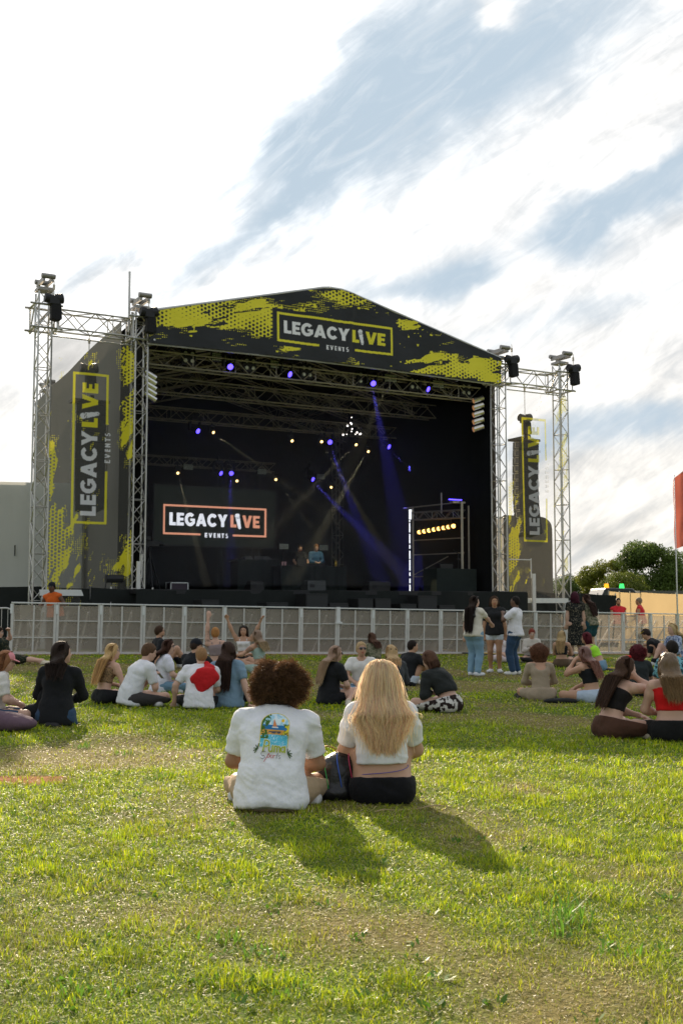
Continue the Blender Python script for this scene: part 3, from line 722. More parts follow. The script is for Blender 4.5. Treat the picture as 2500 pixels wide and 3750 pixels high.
ARMS = {                                                    # hand L, elbow pole L, hand R, elbow pole R
 'lap': ((-.05, .30, .26), (-1, -.3, -.6), (.07, .32, .24), (1, -.3, -.6)),
 'knees': ((-.22, .42, .40), (-1, -.2, -.5), (.22, .42, .40), (1, -.2, -.5)),
 'phone': ((-.04, .34, .40), (-.8, -.2, -1), (.05, .34, .40), (.8, -.2, -1)),
 'prop_r': ((-.06, .30, .26), (-1, -.3, -.6), (.36, -.10, .05), (.4, -1, 0)),
 'prop_l': ((-.36, -.12, .05), (-.4, -1, 0), (.08, .32, .26), (1, -.3, -.6)),
 'prop_both': ((-.34, -.26, .05), (-.4, -1, 0), (.34, -.26, .05), (.4, -1, 0)),
 'up': ((-.42, .12, 1.04), (-1, .1, -.4), (.40, .14, 1.12), (1, .1, -.4)),
 'wave_l': ((-.16, .08, 1.30), (-1, .2, 0), (.10, .32, .30), (1, -.3, -.6)),
 'eat_r': ((.02, .40, .22), (-1, -.2, -.5), (.06, .30, .66), (.7, .2, -1)),
 'eat_l': ((-.06, .30, .66), (-.7, .2, -1), (.1, .36, .22), (1, -.3, -.6)),
 'stand': ((-.25, .03, .80), (-.4, -1, 0), (.25, .03, .80), (.4, -1, 0)),
}
def person(px, py, yaw, label, top_px=None, legs='cross', arms='lap', lean=12, side=0, look=(0, 0), sex='f', build=1.0,
           skin=(.50, .30, .21), hair=('long', (.10, .05, .03), .45), top=('tee', (.7, .7, .7)), bottom=('trousers', (.03, .03, .035)),
           shoes=(.6, .6, .58), group='people sitting on the grass', h=None, scale=None, twist=0, at=None, wear=(), hz=0., shadow=None):
    stand = legs == 'stand'
    # ---- joints in the person's frame (x right, y forward, z up)
    Lsc = dict(th=.43, sh=.42, ua=.285, fa=.25)
    if stand: P0 = A3(0, 0, .93)
    else: P0 = A3(0, 0, .115)
    def rot(v, a, s_):                                       # lean forward a, to the side s_
        v = A3(*v); a, s_ = radians(a), radians(s_)
        y, z = v[1]*cos(a)+v[2]*sin(a), -v[1]*sin(a)+v[2]*cos(a); x, z2 = v[0]*cos(s_)+z*sin(s_), -v[0]*sin(s_)+z*cos(s_); return A3(x, y, z2)
    l0 = lean*.55 if not stand else lean
    W_ = P0+rot((0, 0, .20), l0, side*.6); C_ = W_+rot((0, 0, .16), lean, side); N_ = C_+rot((0, .0, .165), lean*1.35, side)
    tw_ = radians(twist); sx = A3(cos(tw_), sin(tw_), 0); sx = rot(sx, 0, side); fw = nrm(np.cross(A3(0, 0, 1), sx)); fwl = nrm(rot((0, 1, 0), lean, side)*cos(tw_)-A3(sin(tw_), 0, 0))
    male = sex == 'm'; shw = (.188 if male else .165)*(.5+.5*build); hw = .092 if male else .098
    la, ra = looks = radians(look[0]), radians(look[1])
    hf = rot((sin(la), cos(la), 0), 0, 0); hf = nrm(A3(sin(la)*cos(ra), cos(la)*cos(ra), sin(ra))); hr = nrm(np.cross(hf, A3(0, 0, 1))); hu = np.cross(hr, hf)
    H_ = N_+rot((0, .02, .085), lean*.7, side*.5)+hu*.075+hf*.012      # head centre
    HM = np.stack([hr, hf, hu], 1)
    ZH = H_[2]+.125
    S = {-1: N_-sx*shw-A3(0, 0, .060 if not male else .070), 1: N_+sx*shw-A3(0, 0, .060 if not male else .070)}
    lg = LEGS[legs] if isinstance(legs, str) else legs; ag = ARMS[arms] if isinstance(arms, str) else arms
    zb = P0[2]-.115 if not stand else .0
    hips = {s_: P0+A3(s_*hw, .01, -.01) for s_ in (-1, 1)}
    kn, an, el, wr = {}, {}, {}, {}
    for s_, a, p in ((-1, lg[0], lg[1]), (1, lg[2], lg[3])): kn[s_], an[s_] = ik(hips[s_], a, Lsc['th'], Lsc['sh'], p)
    for s_, a, p in ((-1, ag[0], ag[1]), (1, ag[2], ag[3])): el[s_], wr[s_] = ik(S[s_], a, Lsc['ua'], Lsc['fa'], p)
    # ---- place
    g = A3(*at) if at is not None else A3(*G(px, py)); D = g[1]
    sc = scale or 1.0
    if top_px is not None:
        want = (CAMZ + (2213-top_px)/F*D) - g[2]; sc = float(np.clip(want/ZH, .80, 1.18))
    h = h or float(np.clip(D*.0011, .0085, .022)); h /= sc
    root = thing('person', label, 'person', Vector(g)+Vector((0, 0, hz)), radians(yaw), group); root.scale = (sc,)*3
    b = build; f = Field(h)
    # ---- body
    def torso(F_, inf=0., z0=0., loose=0., bust=True):
        i = inf
        F_.ell(P0+A3(0, -.01, -.03), P0+A3(0, 0, .05), ((.150 if not male else .142)*b+i, .105*b+i), ((.145 if not male else .14)*b+i, .10*b+i), (1, 0, 0))
        F_.ell(P0+A3(0, 0, .05), W_, (.140*b+i+loose*.3, .097*b+i+loose*.3), ((.118 if not male else .135)*b+i+loose, .088*b+i+loose), sx)
        F_.ell(W_, C_, ((.118 if not male else .135)*b+i+loose, .088*b+i+loose), ((.137 if not male else .160)*b+i+loose*.6, .10*b+i+loose*.6), sx)
        F_.ell(C_, N_-rot((0, 0, .05), lean, side), ((.137 if not male else .160)*b+i+loose*.5, .10*b+i+loose*.5), (.13*(.5+.5*b)+i, .072+i), sx)
        for s_ in (-1, 1):
            F_.cone(N_-A3(0, 0, .03), S[s_]-A3(0, 0, .005), .044+i, .052*(.6+.4*b)+i)
            if not male and bust: F_.ball(C_+sx*s_*.065+fwl*(.075*b)+A3(0, 0, .02), (.058*b+i,)*3)
    def arm(F_, s_, t0=0., t1=2., inf=0., flat=False, r=1.):
        """t 0..1 upper arm, 1..2 forearm"""
        r *= (.55+.45*b)
        pts = [(0, S[s_], .050*r), (.35, S[s_]*.65+el[s_]*.35, .048*r), (1, el[s_], .038*r), (1.3, el[s_]*.7+wr[s_]*.3, .041*r), (2, wr[s_], .026*r)]
        for (ta, pa, ra_), (tb, pb, rb) in zip(pts, pts[1:]):
            if tb <= t0 or ta >= t1: continue
            k0 = max(0, (t0-ta)/(tb-ta)); k1 = min(1, (t1-ta)/(tb-ta)); A_ = pa+(pb-pa)*k0; B_ = pa+(pb-pa)*k1
            F_.cone(A_, B_, ra_+(rb-ra_)*k0+inf, ra_+(rb-ra_)*k1+inf, flat=flat and k1 < 1)
    def leg(F_, s_, t0=0., t1=2., inf=0., r=1.):
        r *= (.5+.5*b); lp = hips[s_]
        pts = [(0, lp, .092*r), (.5, (lp+kn[s_])/2, .076*r), (1, kn[s_], .056*r), (1.35, kn[s_]*.65+an[s_]*.35, .055*r), (2, an[s_], .036*r)]
        for (ta, pa, ra_), (tb, pb, rb) in zip(pts, pts[1:]):
            if tb <= t0 or ta >= t1: continue
            k0 = max(0, (t0-ta)/(tb-ta)); k1 = min(1, (t1-ta)/(tb-ta)); A_ = pa+(pb-pa)*k0; B_ = pa+(pb-pa)*k1
            F_.cone(A_, B_, ra_+(rb-ra_)*k0+inf, ra_+(rb-ra_)*k1+inf)
    torso(f); neckr = .052 if male else .044
    f.cone(N_-A3(0, 0, .03), H_-hu*.06-hf*.02, neckr*1.1, neckr)
    def hp(x, y, z): return H_+hr*x+hf*y+hu*z
    f.ball(hp(0, -.012, .022), (.074, .094, .092), HM); f.ball(hp(0, .018, -.03), (.062, .070, .080), HM)
    f.cone(hp(0, .035, -.055), hp(0, .058, -.088), .046, .026)
    f.cone(hp(0, .083, .002), hp(0, .100, -.030), .009, .0145, fine=True); f.ball(hp(0, .078, .022), (.045, .016, .012), HM, fine=True)
    f.ball(hp(0, .078, -.062), (.024, .013, .010), HM, fine=True)
    for s_ in (-1, 1):
        f.ball(hp(s_*.074, -.008, -.012), (.010, .020, .030), HM, fine=True)
        arm(f, s_); leg(f, s_)
        f.ball(hips[s_]+A3(s_*.01, -.035, -.012 if not stand else -.03), (.085*b, .085*b, .085*b if not stand else .10))
        # foot
        if stand: fd = A3(s_*.25, 1, 0)
        else:
            fd = an[s_]-kn[s_]; fd = fd*A3(1, 1, .0); side_f = np.linalg.norm(fd) > .12; fd = nrm(fd) if side_f else A3(0, 1, 0)
            fd = nrm(fd*.5+A3(s_*.1, .1, .75)) if (legs in ('forward', 'reach_r') ) else nrm(A3(s_*.3, 1, -.05)) if legs in ('knees',) else nrm(fd+A3(0, .25, 0))
        fd = nrm(fd); toe = an[s_]+fd*.15-A3(0, 0, .045 if fd[2] < .4 else 0); heel = an[s_]-fd*.035-A3(0, 0, .045 if fd[2] < .4 else 0)
        f.ell(heel, toe, (.036, .034), (.042, .022), np.cross(fd, A3(0, 0, 1)) if abs(fd[2]) < .9 else (1, 0, 0)); f.cone(an[s_], heel, .036, .034)
        if shoes:
            q = Field(max(h*.9, .007), .008); sd_ = np.cross(fd, A3(0, 0, 1)) if abs(fd[2]) < .9 else A3(1, 0, 0); up_ = nrm(np.cross(sd_, fd)); up_ = up_ if up_[2] > -.3 else -up_
            q.ell(heel+up_*.008, toe+fd*.02+up_*.004, (.045, .044), (.050, .030), sd_); q.cone(an[s_]+up_*.0, heel+up_*.01, .046, .048); q.ell(heel-up_*.028, toe+fd*.025-up_*.02, (.046, .014), (.052, .014), sd_)
            q.clip.append(lambda X, Y, Z, c=an[s_], u=nrm(an[s_]-kn[s_]): -((X-c[0])*u[0]+(Y-c[1])*u[1]+(Z-c[2])*u[2])-.03)
            V, Q = q.mesh()
            if len(V):
                dz = (V-heel)@up_; Cc = np.ones((len(V), 4)); Cc[:, :3] = shoes; Cc[dz < -.022, :3] = (.72, .70, .66) if sum(shoes) < 2 else (.5, .48, .44)
                npmesh('shoe', V, Q, mat('shoe_leather', attr=True, rough=.6, var=.1, spec=.3), root, cols=Cc)
        # hand: palm, four unequal bent fingers and a thumb from the side of the palm
        hd = nrm(wr[s_]-el[s_]); up = nrm(A3(0, 0, 1)-hd*hd[2]) if abs(hd[2]) < .9 else nrm(A3(0, -1, 0)-hd*(-hd[1])); across = nrm(np.cross(hd, up))*(-s_)   # across points to the thumb side
        grounded = (ag[0] if s_ < 0 else ag[2])[2] < .1 and not stand
        if grounded: hd = nrm(A3(hd[0]*.5+s_*.3, .2 if arms == 'x' else -.35, 0)); up = A3(0, 0, 1); across = nrm(np.cross(hd, up))*(-s_); wr[s_] = wr[s_]*A3(1, 1, 0)+A3(0, 0, .03)
        k0 = wr[s_]+hd*.085; f.ell(wr[s_]+hd*.005, k0, (.026, .019), (.040, .013), across)
        curl = 0.15 if grounded else (.35 if arms in ('up', 'wave_l') and s_ < 0 else .75)
        for fi, (o, L_) in enumerate(((.030, .074), (.010, .082), (-.010, .077), (-.029, .060))):
            r_ = max(.0082, h*.75); a0 = k0+across*o*1.02; d1 = nrm(hd-up*curl*.7+across*o*1.5); m1 = a0+d1*L_*.42; d2 = nrm(hd-up*curl*1.9+across*o); m2 = m1+d2*L_*.33; d3 = nrm(hd-up*curl*3.2); m3 = m2+d3*L_*.25
            f.cone(a0-hd*.02, m1, r_*1.05, r_, fine=True); f.cone(m1, m2, r_, r_*.93, fine=True); f.cone(m2, m3, r_*.93, r_*.8, fine=True)
        t0 = wr[s_]+hd*.03+across*.026; t1 = t0+nrm(hd*.8+across*.8-up*.2)*.042; t2 = t1+nrm(hd+across*.15-up*.4)*.032
        f.cone(t0, t1, max(.0115, h*.8), .0105, fine=True); f.cone(t1, t2, .0105, max(.0085, h*.7), fine=True)
        if grounded: pass
    if not stand: f.clip.append(lambda X, Y, Z: .004-Z+0*X+0*Y)
    V, Q = f.mesh()
    Cc = np.ones((len(V), 4)); Cc[:, :3] = skin
    R = (V-H_)@HM; sk = np.array(skin)
    def pt(m, c, a=1.): Cc[m, :3] = Cc[m, :3]*(1-a)+np.array(c)*a
    hd_ = (np.abs(R) < .14).all(1) & (R[:, 1] > .03)
    hc = np.array(hair[1])*.7
    for s_ in (-1, 1):
        pt(hd_ & (((R[:, 0]-s_*.031)/.021)**2+((R[:, 2]-.004)/.0125)**2 < 1), sk*.55); pt(hd_ & (((R[:, 0]-s_*.031)/.014)**2+((R[:, 2]-.004)/.0075)**2 < 1), (.5, .48, .46)); pt(hd_ & (np.hypot(R[:, 0]-s_*.031, R[:, 2]-.004) < .0068), (.03, .02, .015))
        pt(hd_ & (np.abs(R[:, 0]-s_*.032) < .022) & (np.abs(R[:, 2]-.026) < .0045), np.minimum(hc, .1))
    pt(hd_ & (((R[:, 0])/.024)**2+((R[:, 2]+.062)/.0085)**2 < 1), (sk[0]*.85, sk[1]*.42, sk[2]*.45))
    if 'beard' in wear: pt(hd_ & (R[:, 2] < -.045) & (np.abs(R[:, 2]+.062) > .009), hc*.8+.01, .75)
    if 'tattoo' in wear: pt((np.linalg.norm(V-(S[-1]+el[-1])/2, axis=1) < .12) & (fbm(V[:, 0]*25, V[:, 1]*25, V[:, 2]*25) > .5), sk*.35, .7)
    npmesh('body', V, Q, SKIN, root, cols=Cc)
    # ---- clothes
    def cloth(name, F_, m, folds=.006, fs=9., seed=0, cols=None):
        V, Q = F_.mesh()
        if len(V) == 0: return None
        N = vnormals(V, Q); sd = seed+abs(int(px*7+py)) % 97
        d = (fbm(V[:, 0]*fs*.7+V[:, 2]*fs*.35, V[:, 1]*fs*.7, V[:, 2]*fs*1.25-V[:, 0]*fs*.5, o=3, seed=sd)-.5)*2
        rid = 1-np.abs(fbm(V[:, 0]*fs*.5, V[:, 1]*fs*.5, V[:, 2]*fs*1.5+V[:, 0]*fs*.7, o=2, seed=sd+9)*2-1)*2.2
        V = V+N*(folds*1.35*(d*.7+rid*.6))[:, None]
        if not stand: V[:, 2] = np.maximum(V[:, 2], .003)
        return npmesh(name, V, Q, m, root, cols=None if cols is None else cols(V))
    if bottom:
        kind, col = bottom[0], bottom[1]; q = Field(h); m = bottom[2] if len(bottom) > 2 else fab(col)
        inf = .014; wz = bottom[3] if len(bottom) > 3 else .075
        tl = {'trousers': 1.93, 'jeans': 1.95, 'shorts': .62, 'hotpants': .34, 'skirt': .5, 'leggings': 1.9}[kind]
        if kind == 'leggings': inf = .006
        q.ell(P0+A3(0, -.01, -.03), P0+A3(0, 0, .05), (.152*b+inf, .110*b+inf), (.150*b+inf, .104*b+inf), (1, 0, 0)); q.ell(P0+A3(0, 0, .05), W_, (.142*b+inf, .10*b+inf), (.122*b+inf, .09*b+inf), sx)
        for s_ in (-1, 1):
            leg(q, s_, 0, tl, inf+(.018 if kind in ('shorts',) else .008 if kind in ('trousers', 'jeans') else 0))
            if kind in ('trousers', 'jeans'): q.cone(kn[s_]*.4+an[s_]*.6, kn[s_]*.06+an[s_]*.94, .052, .060 if kind == 'jeans' else .05)
            q.ball(hips[s_]+A3(s_*.01, -.035, -.012 if not stand else -.03), (.090*b+inf,)*3)
        wn = nrm(W_-P0); wc = P0+wn*(wz+.02)
        q.clip.append(lambda X, Y, Z, c=wc, n=wn: (X-c[0])*n[0]+(Y-c[1])*n[1]+(Z-c[2])*n[2])
        cloth({'jeans': 'jeans', 'trousers': 'trousers', 'leggings': 'trousers'}.get(kind, 'shorts' if 'skirt' != kind else 'skirt'), q, m, .006, 10, 3)
    if top:
        kind, col = top[0], top[1]; m = top[2] if len(top) > 2 else fab(col); q = Field(h)
        loose = {'tee': .018, 'long': .012, 'jacket': .03, 'crop': .006, 'tank': .004, 'tube': .002, 'body': .0, 'dress': .012, 'puff': .016, 'vest': .03}[kind]
        torso(q, .014 if kind not in ('body', 'tank', 'tube') else .006, loose=loose)
        if kind in ('tee', 'long', 'jacket', 'puff', 'dress', 'vest', 'crop'):
            sl = {'tee': .78, 'long': 1.9, 'jacket': 1.88, 'crop': .5, 'puff': .62, 'dress': .45, 'vest': .12}[kind]
            for s_ in (-1, 1):
                arm(q, s_, 0, sl, {'tee': .018, 'long': .012, 'jacket': .020, 'crop': .010, 'puff': .022, 'dress': .02, 'vest': .02}[kind], flat=True)
                if kind == 'puff': q.ball(S[s_]*.62+el[s_]*.38+A3(s_*.01, 0, .01), (.088, .088, .085))
        if kind == 'body':
            for s_ in (-1, 1): arm(q, s_, 0, 1.95, .005, flat=True)
        # hem
        hem = {'crop': .62, 'tank': .55, 'tube': .5}.get(kind)
        wn = nrm(C_-P0); Lw = np.linalg.norm(C_-P0)
        if kind == 'dress': 
            if stand:
                q.ell(P0+A3(0, 0, .05), P0+A3(0, 0, -.60), (.16*b, .12*b), (.235, .18), (1, 0, 0), flat=True)
            else:
                for s_ in (-1, 1): leg(q, s_, 0, 1.0, .03)
        elif hem or kind in ('tee', 'long', 'jacket', 'puff', 'body', 'vest'):
            frac = hem if hem else {'jacket': .42, 'puff': .1, 'body': -.3, 'vest': .0}.get(kind, -.02)
            if len(top) > 3: frac = top[3]
            c0 = P0+wn*Lw*frac
            if frac <= .0 and kind != 'body': q.ell(P0+A3(0, -.014, -.06 if not stand else -.05), P0+A3(0, 0, .08), (.162*b+.030+loose, .125*b+.034+loose), (.146*b+.024+loose, .108*b+.026+loose), (1, 0, 0)); c0 = P0+wn*(-.118 if not stand else -.07)
            q.clip.append(lambda X, Y, Z, c=c0, n=wn: -((X-c[0])*n[0]+(Y-c[1])*n[1]+(Z-c[2])*n[2]))
        if kind in ('tank', 'tube', 'body'):                   # bare shoulders: cut above a line, then straps
            c1 = {'tank': C_+rot((0, 0, .075), lean, side), 'tube': C_+rot((0, 0, .045), lean, side), 'body': N_+rot((0, 0, -.02), lean, side)}[kind]; n1 = nrm(N_-C_)
            q.clip.append(lambda X, Y, Z, c=c1, n=n1: (X-c[0])*n[0]+(Y-c[1])*n[1]+(Z-c[2])*n[2])
            if kind == 'body': q.cut.append(('b', N_+A3(0, -.08, -.045), A3(.085, .10, .115), np.eye(3)))
        else:
            q.cut.append(('b', N_+rot((0, .0, .055), lean, side)+fwl*.012, A3(.066, .072, .045) if kind != 'puff' else A3(.095, .12, .12), np.eye(3)))
        nm = {'tee': 't_shirt', 'long': 'jumper', 'jacket': 'jacket', 'crop': 'crop_top', 'tank': 'tank_top', 'tube': 'tube_top', 'body': 'bodysuit', 'dress': 'dress', 'puff': 'blouse', 'vest': 'safety_vest'}[kind]
        if px in (1000, ) and py == 2965: q.h = h
        to = cloth(nm, q, m, (.013 if D < 8 and sex == 'm' else .007 if D < 8 else .010) if kind in ('tee', 'jacket', 'puff') else .0045, 8, 1)
        if kind in ('tank', 'body') or 'straps' in wear:
            mb = MB()
            for s_ in (-1, 1):
                base = N_+sx*s_*.085; pts = []
                for k in range(11):
                    a = pi*k/10-.0; r_ = .072; pts.append(tuple(base+fwl*(.085*cos(a))*1.0+nrm(N_-C_)*(.045*sin(a)-.055-.02*abs(cos(a)))))
                mb.path(pts, .010 if kind == 'tank' else .006, 5)
            mb.build('shoulder_strap', m, root, smooth=True)
    # ---- hair
    kind, hc = hair[0], hair[1]; hl = hair[2] if len(hair) > 2 else .4; q = Field(max(h*.9, .008), .012)
    if kind != 'strands' and kind != 'none':
        th = {'short': .010, 'long': .016, 'bun': .012, 'curly': .045, 'afro': .07, 'bob': .022, 'cornrow': .005, 'wavy': .022}[kind]
        q.ball(hp(0, -.016, .026), (.076+th, .094+th, .092+th*1.1), HM)
        if kind in ('short', 'cornrow', 'bun'): q.ball(hp(0, -.052, -.015), (.066+th, .050+th, .075), HM)
        if kind in ('long', 'wavy', 'bob', 'curly'):
            q.ball(hp(0, -.05, -.03), (.074+th, .055+th, .10+th*.4), HM)
            bk = -rot((0, 1, 0), 0, 0)
            L1 = hl if kind in ('long', 'wavy') else .2 if kind == 'bob' else .2
            p0 = hp(0, -.055, -.04); ofs = .03+.02*b+(.03 if top and top[0] in ('tee', 'jacket', 'long', 'dress', 'puff') else 0); p1 = N_-fwl*(.085+ofs)+A3(0, 0, .0); p1 = p1*.85+p0*.15; dn = nrm(W_-C_); p2 = N_-fwl*(.115+ofs)+dn*max(L1-.22, .02)
            wdt = .085+th*.5
            if L1 > .25:
                q.ell(p0, p1, (wdt, .045), (wdt*1.12, .036), hr); q.ell(p1, p2, (wdt*1.12, .036), (wdt*.66, .014), sx)
            else: q.ell(p0, H_-fwl*.085+A3(0, 0, -.15), (wdt, .055), (wdt*.9, .045), hr)
            for s_ in (-1, 1): q.cone(hp(s_*.074, -.02, .0), hp(s_*.080, -.035, -.12), .022+th*.3, .020)
        if kind == 'bun': q.ball(hp(0, -.085, .085), (.042, .040, .04), HM)
        q.cut.append(('b', hp(0, .122, -.035), A3(.073, .082, .098), HM))
        q.clip.append(lambda X, Y, Z: (lambda a, b_, c: np.minimum(b_-.050-.6*np.maximum(c-.03, 0)*1.2, .075-c))(0, (X-H_[0])*hf[0]+(Y-H_[1])*hf[1]+(Z-H_[2])*hf[2], (X-H_[0])*hu[0]+(Y-H_[1])*hu[1]+(Z-H_[2])*hu[2]))
        V, Q = q.mesh()
        if len(V):
            N = vnormals(V, Q); a_ = {'curly': .016, 'afro': .02, 'wavy': .010, 'short': .004, 'bun': .005}.get(kind, .004); fq = {'curly': 34, 'afro': 30, 'wavy': 20, 'short': 40}.get(kind, 30)
            zf = 1. if kind in ('curly', 'afro', 'short') else .16 if kind != 'wavy' else .6
            V = V+N*(a_*2*(fbm(V[:, 0]*fq, V[:, 1]*fq, V[:, 2]*fq*zf, o=2, seed=int(px) % 31)-.5))[:, None]
            Cc = None; m = hair_mat(hc)
            if len(hair) > 3:                                # two-tone: lighter towards the ends
                zc = np.clip((H_[2]-.05-V[:, 2])/.25, 0, 1)[:, None]; Cc = np.ones((len(V), 4)); Cc[:, :3] = np.array(hc)*(1-zc)+np.array(hair[3])*zc
                m = mat('hair_two_tone', attr=True, rough=.42, var=.35, scale=42, bump=.7, bscale=60, stretch=(1, 1, .12), spec=.5)
            ho = npmesh('hair', V, Q, m, root, cols=Cc); tipc = np.array(hair[3] if len(hair) > 3 else np.array(hc)*1.35)
            if kind == 'curly': curls(root, HM, hp(0, -.03, .0), .150, 3500, hc, np.array(hc)*2.2, .0020, .68, -.95).parent = ho
            if kind in ('long', 'wavy', 'bob'):
                ns = 1300 if D < 15 else 800; fi = rng.uniform(-1.5, 1.5, ns); s = np.sin(fi)[:, None]; c = np.cos(fi)[:, None]; ly = rng.random((ns, 1)); rr = rng.normal(0, 1, (ns, 1)); h0 = H_[None]
                top_ = h0+hr*(s*.02)+hf*(.05-.085*c*rng.uniform(0, 1.1, (ns, 1)))+hu*(.120+.004*ly)
                g1 = h0+hr*s*.088-hf*(.01+.085*c)+hu*.085; g2 = h0+hr*s*(.100+.012*ly)-hf*(.016+.108*c)-hu*.01; g3 = h0+hr*s*(.104+.012*ly)-hf*(.03+.095*c)-hu*.11
                pts_ = [top_, g1, g2, g3]
                if L1 > .25:
                    wv_ = (.012+.02*(kind == 'wavy'))*np.sin(fi[:, None]*5+rr); bkd = -(p1-N_); bkd = -nrm(fwl)
                    pts_ += [p1[None]+sx*(s*wdt*1.15+wv_)+bkd*(.012+.03*ly)*(.3+c), p1[None]*.35+p2[None]*.65+sx*(s*wdt*1.0+wv_)+bkd*(.012+.026*ly), p2[None]+sx*(s*wdt*.78+wv_*1.5)+bkd*(.012+.02*ly)+nrm(p2-p1)*(.035*rr+.03)]
                else: pts_ += [(H_-fwl*.095+A3(0, 0, -.165))[None]+hr*s*wdt*1.05-nrm(fwl)*(.03*c+.02*ly)]
                P_ = catmull(np.stack(pts_, 1), 14); tt_ = np.linspace(0, 1, 14)[None, :, None]; P_ = P_+rng.normal(0, 1, (ns, 1, 3))*tt_**1.5*.007
                if kind == 'wavy': P_ += .010*np.sin(tt_*rng.uniform(12, 18, (ns, 1, 1))+rng.uniform(0, 6, (ns, 1, 3)))*tt_
                cc_ = (np.array(hc)[None, None]*(1-tt_)+tipc[None, None]*tt_)*rng.uniform(.6, 1.5, (ns, 1, 1)); strands('hair_strands', root, P_, .0030 if D < 15 else .0042, cc_, HAIRS, .5).parent = ho
    for it in wear:
        if it.startswith('cap'):
            c = {'cap_pink': (.75, .30, .33), 'cap_black': (.015, .017, .022)}[it]; q = Field(.008, .01)
            q.ball(hp(0, -.012, .034), (.090, .108, .100), HM); q.clip.append(lambda X, Y, Z: -((X-H_[0])*hu[0]+(Y-H_[1])*hu[1]+(Z-H_[2])*hu[2])+.022)
            V, Q = q.mesh(); npmesh('cap', V, Q, fab(c), root)
            q = Field(.007, .008); q.ell(hp(0, .08, .028), hp(0, .155, .012), (.075, .008), (.05, .007), hr); V, Q = q.mesh(); npmesh('cap_peak', V, Q, fab(c), root)
        if it in ('sunglasses', 'sunglasses_up', 'yellow_glasses', 'glasses'):
            z_, y_ = (.006, .088) if it in ('sunglasses', 'glasses') else (.088, .060) if it != 'yellow_glasses' else (.075, .078); mb = MB()
            for s_ in (-1, 1):
                c = hp(s_*.033, y_, z_); 
                if it == 'glasses': mb.path([tuple(c+hr*.024*cos(a)+hu*.019*sin(a)) for a in np.linspace(0, 2*pi, 13)], .0022, 4)
                else: mb.sph(c, .026, sq=(1, .45, .8))
                mb.tube(hp(s_*.058, y_, z_), hp(s_*.078, y_-.085, z_), .003, 4)
            mb.tube(hp(-.01, y_+.006, z_), hp(.01, y_+.006, z_), .003, 4)
            mb.build('sunglasses' if it != 'glasses' else 'glasses', mat('lens_dark' if it != 'yellow_glasses' else 'lens_yellow', (.02, .018, .02) if it != 'yellow_glasses' else (.7, .5, .02), .15, spec=.6), root, smooth=True)
        if it == 'red_bow' or it == 'black_bow':
            mb = MB(); c = hp(.0, .02, .118) if it == 'red_bow' else hp(-.0, -.10, .055)
            for s_ in (-1, 1): mb.sph(c+hr*s_*.028, .026, sq=(1.2, .6, .8))
            mb.sph(c, .012); mb.build('hair_bow', fab((.5, .02, .02) if it == 'red_bow' else (.012,)*3), root, smooth=True)
    info = dict(root=root, sc=sc, H=H_, N=N_, C=C_, W=W_, P=P0, S=S, el=el, wr=wr, kn=kn, an=an, hr=hr, hf=hf, hu=hu, sx=sx, fwl=fwl, g=g, yaw=radians(yaw), hp=hp)
    return info
def wp(I, p):
    """point of a person's frame in the world"""
    p = np.asarray(p)*I['sc']; c, s = cos(I['yaw']), sin(I['yaw']); z = I['root'].location.z
    return Vector((I['root'].location.x+p[0]*c-p[1]*s, I['root'].location.y+p[0]*s+p[1]*c, z+p[2]))
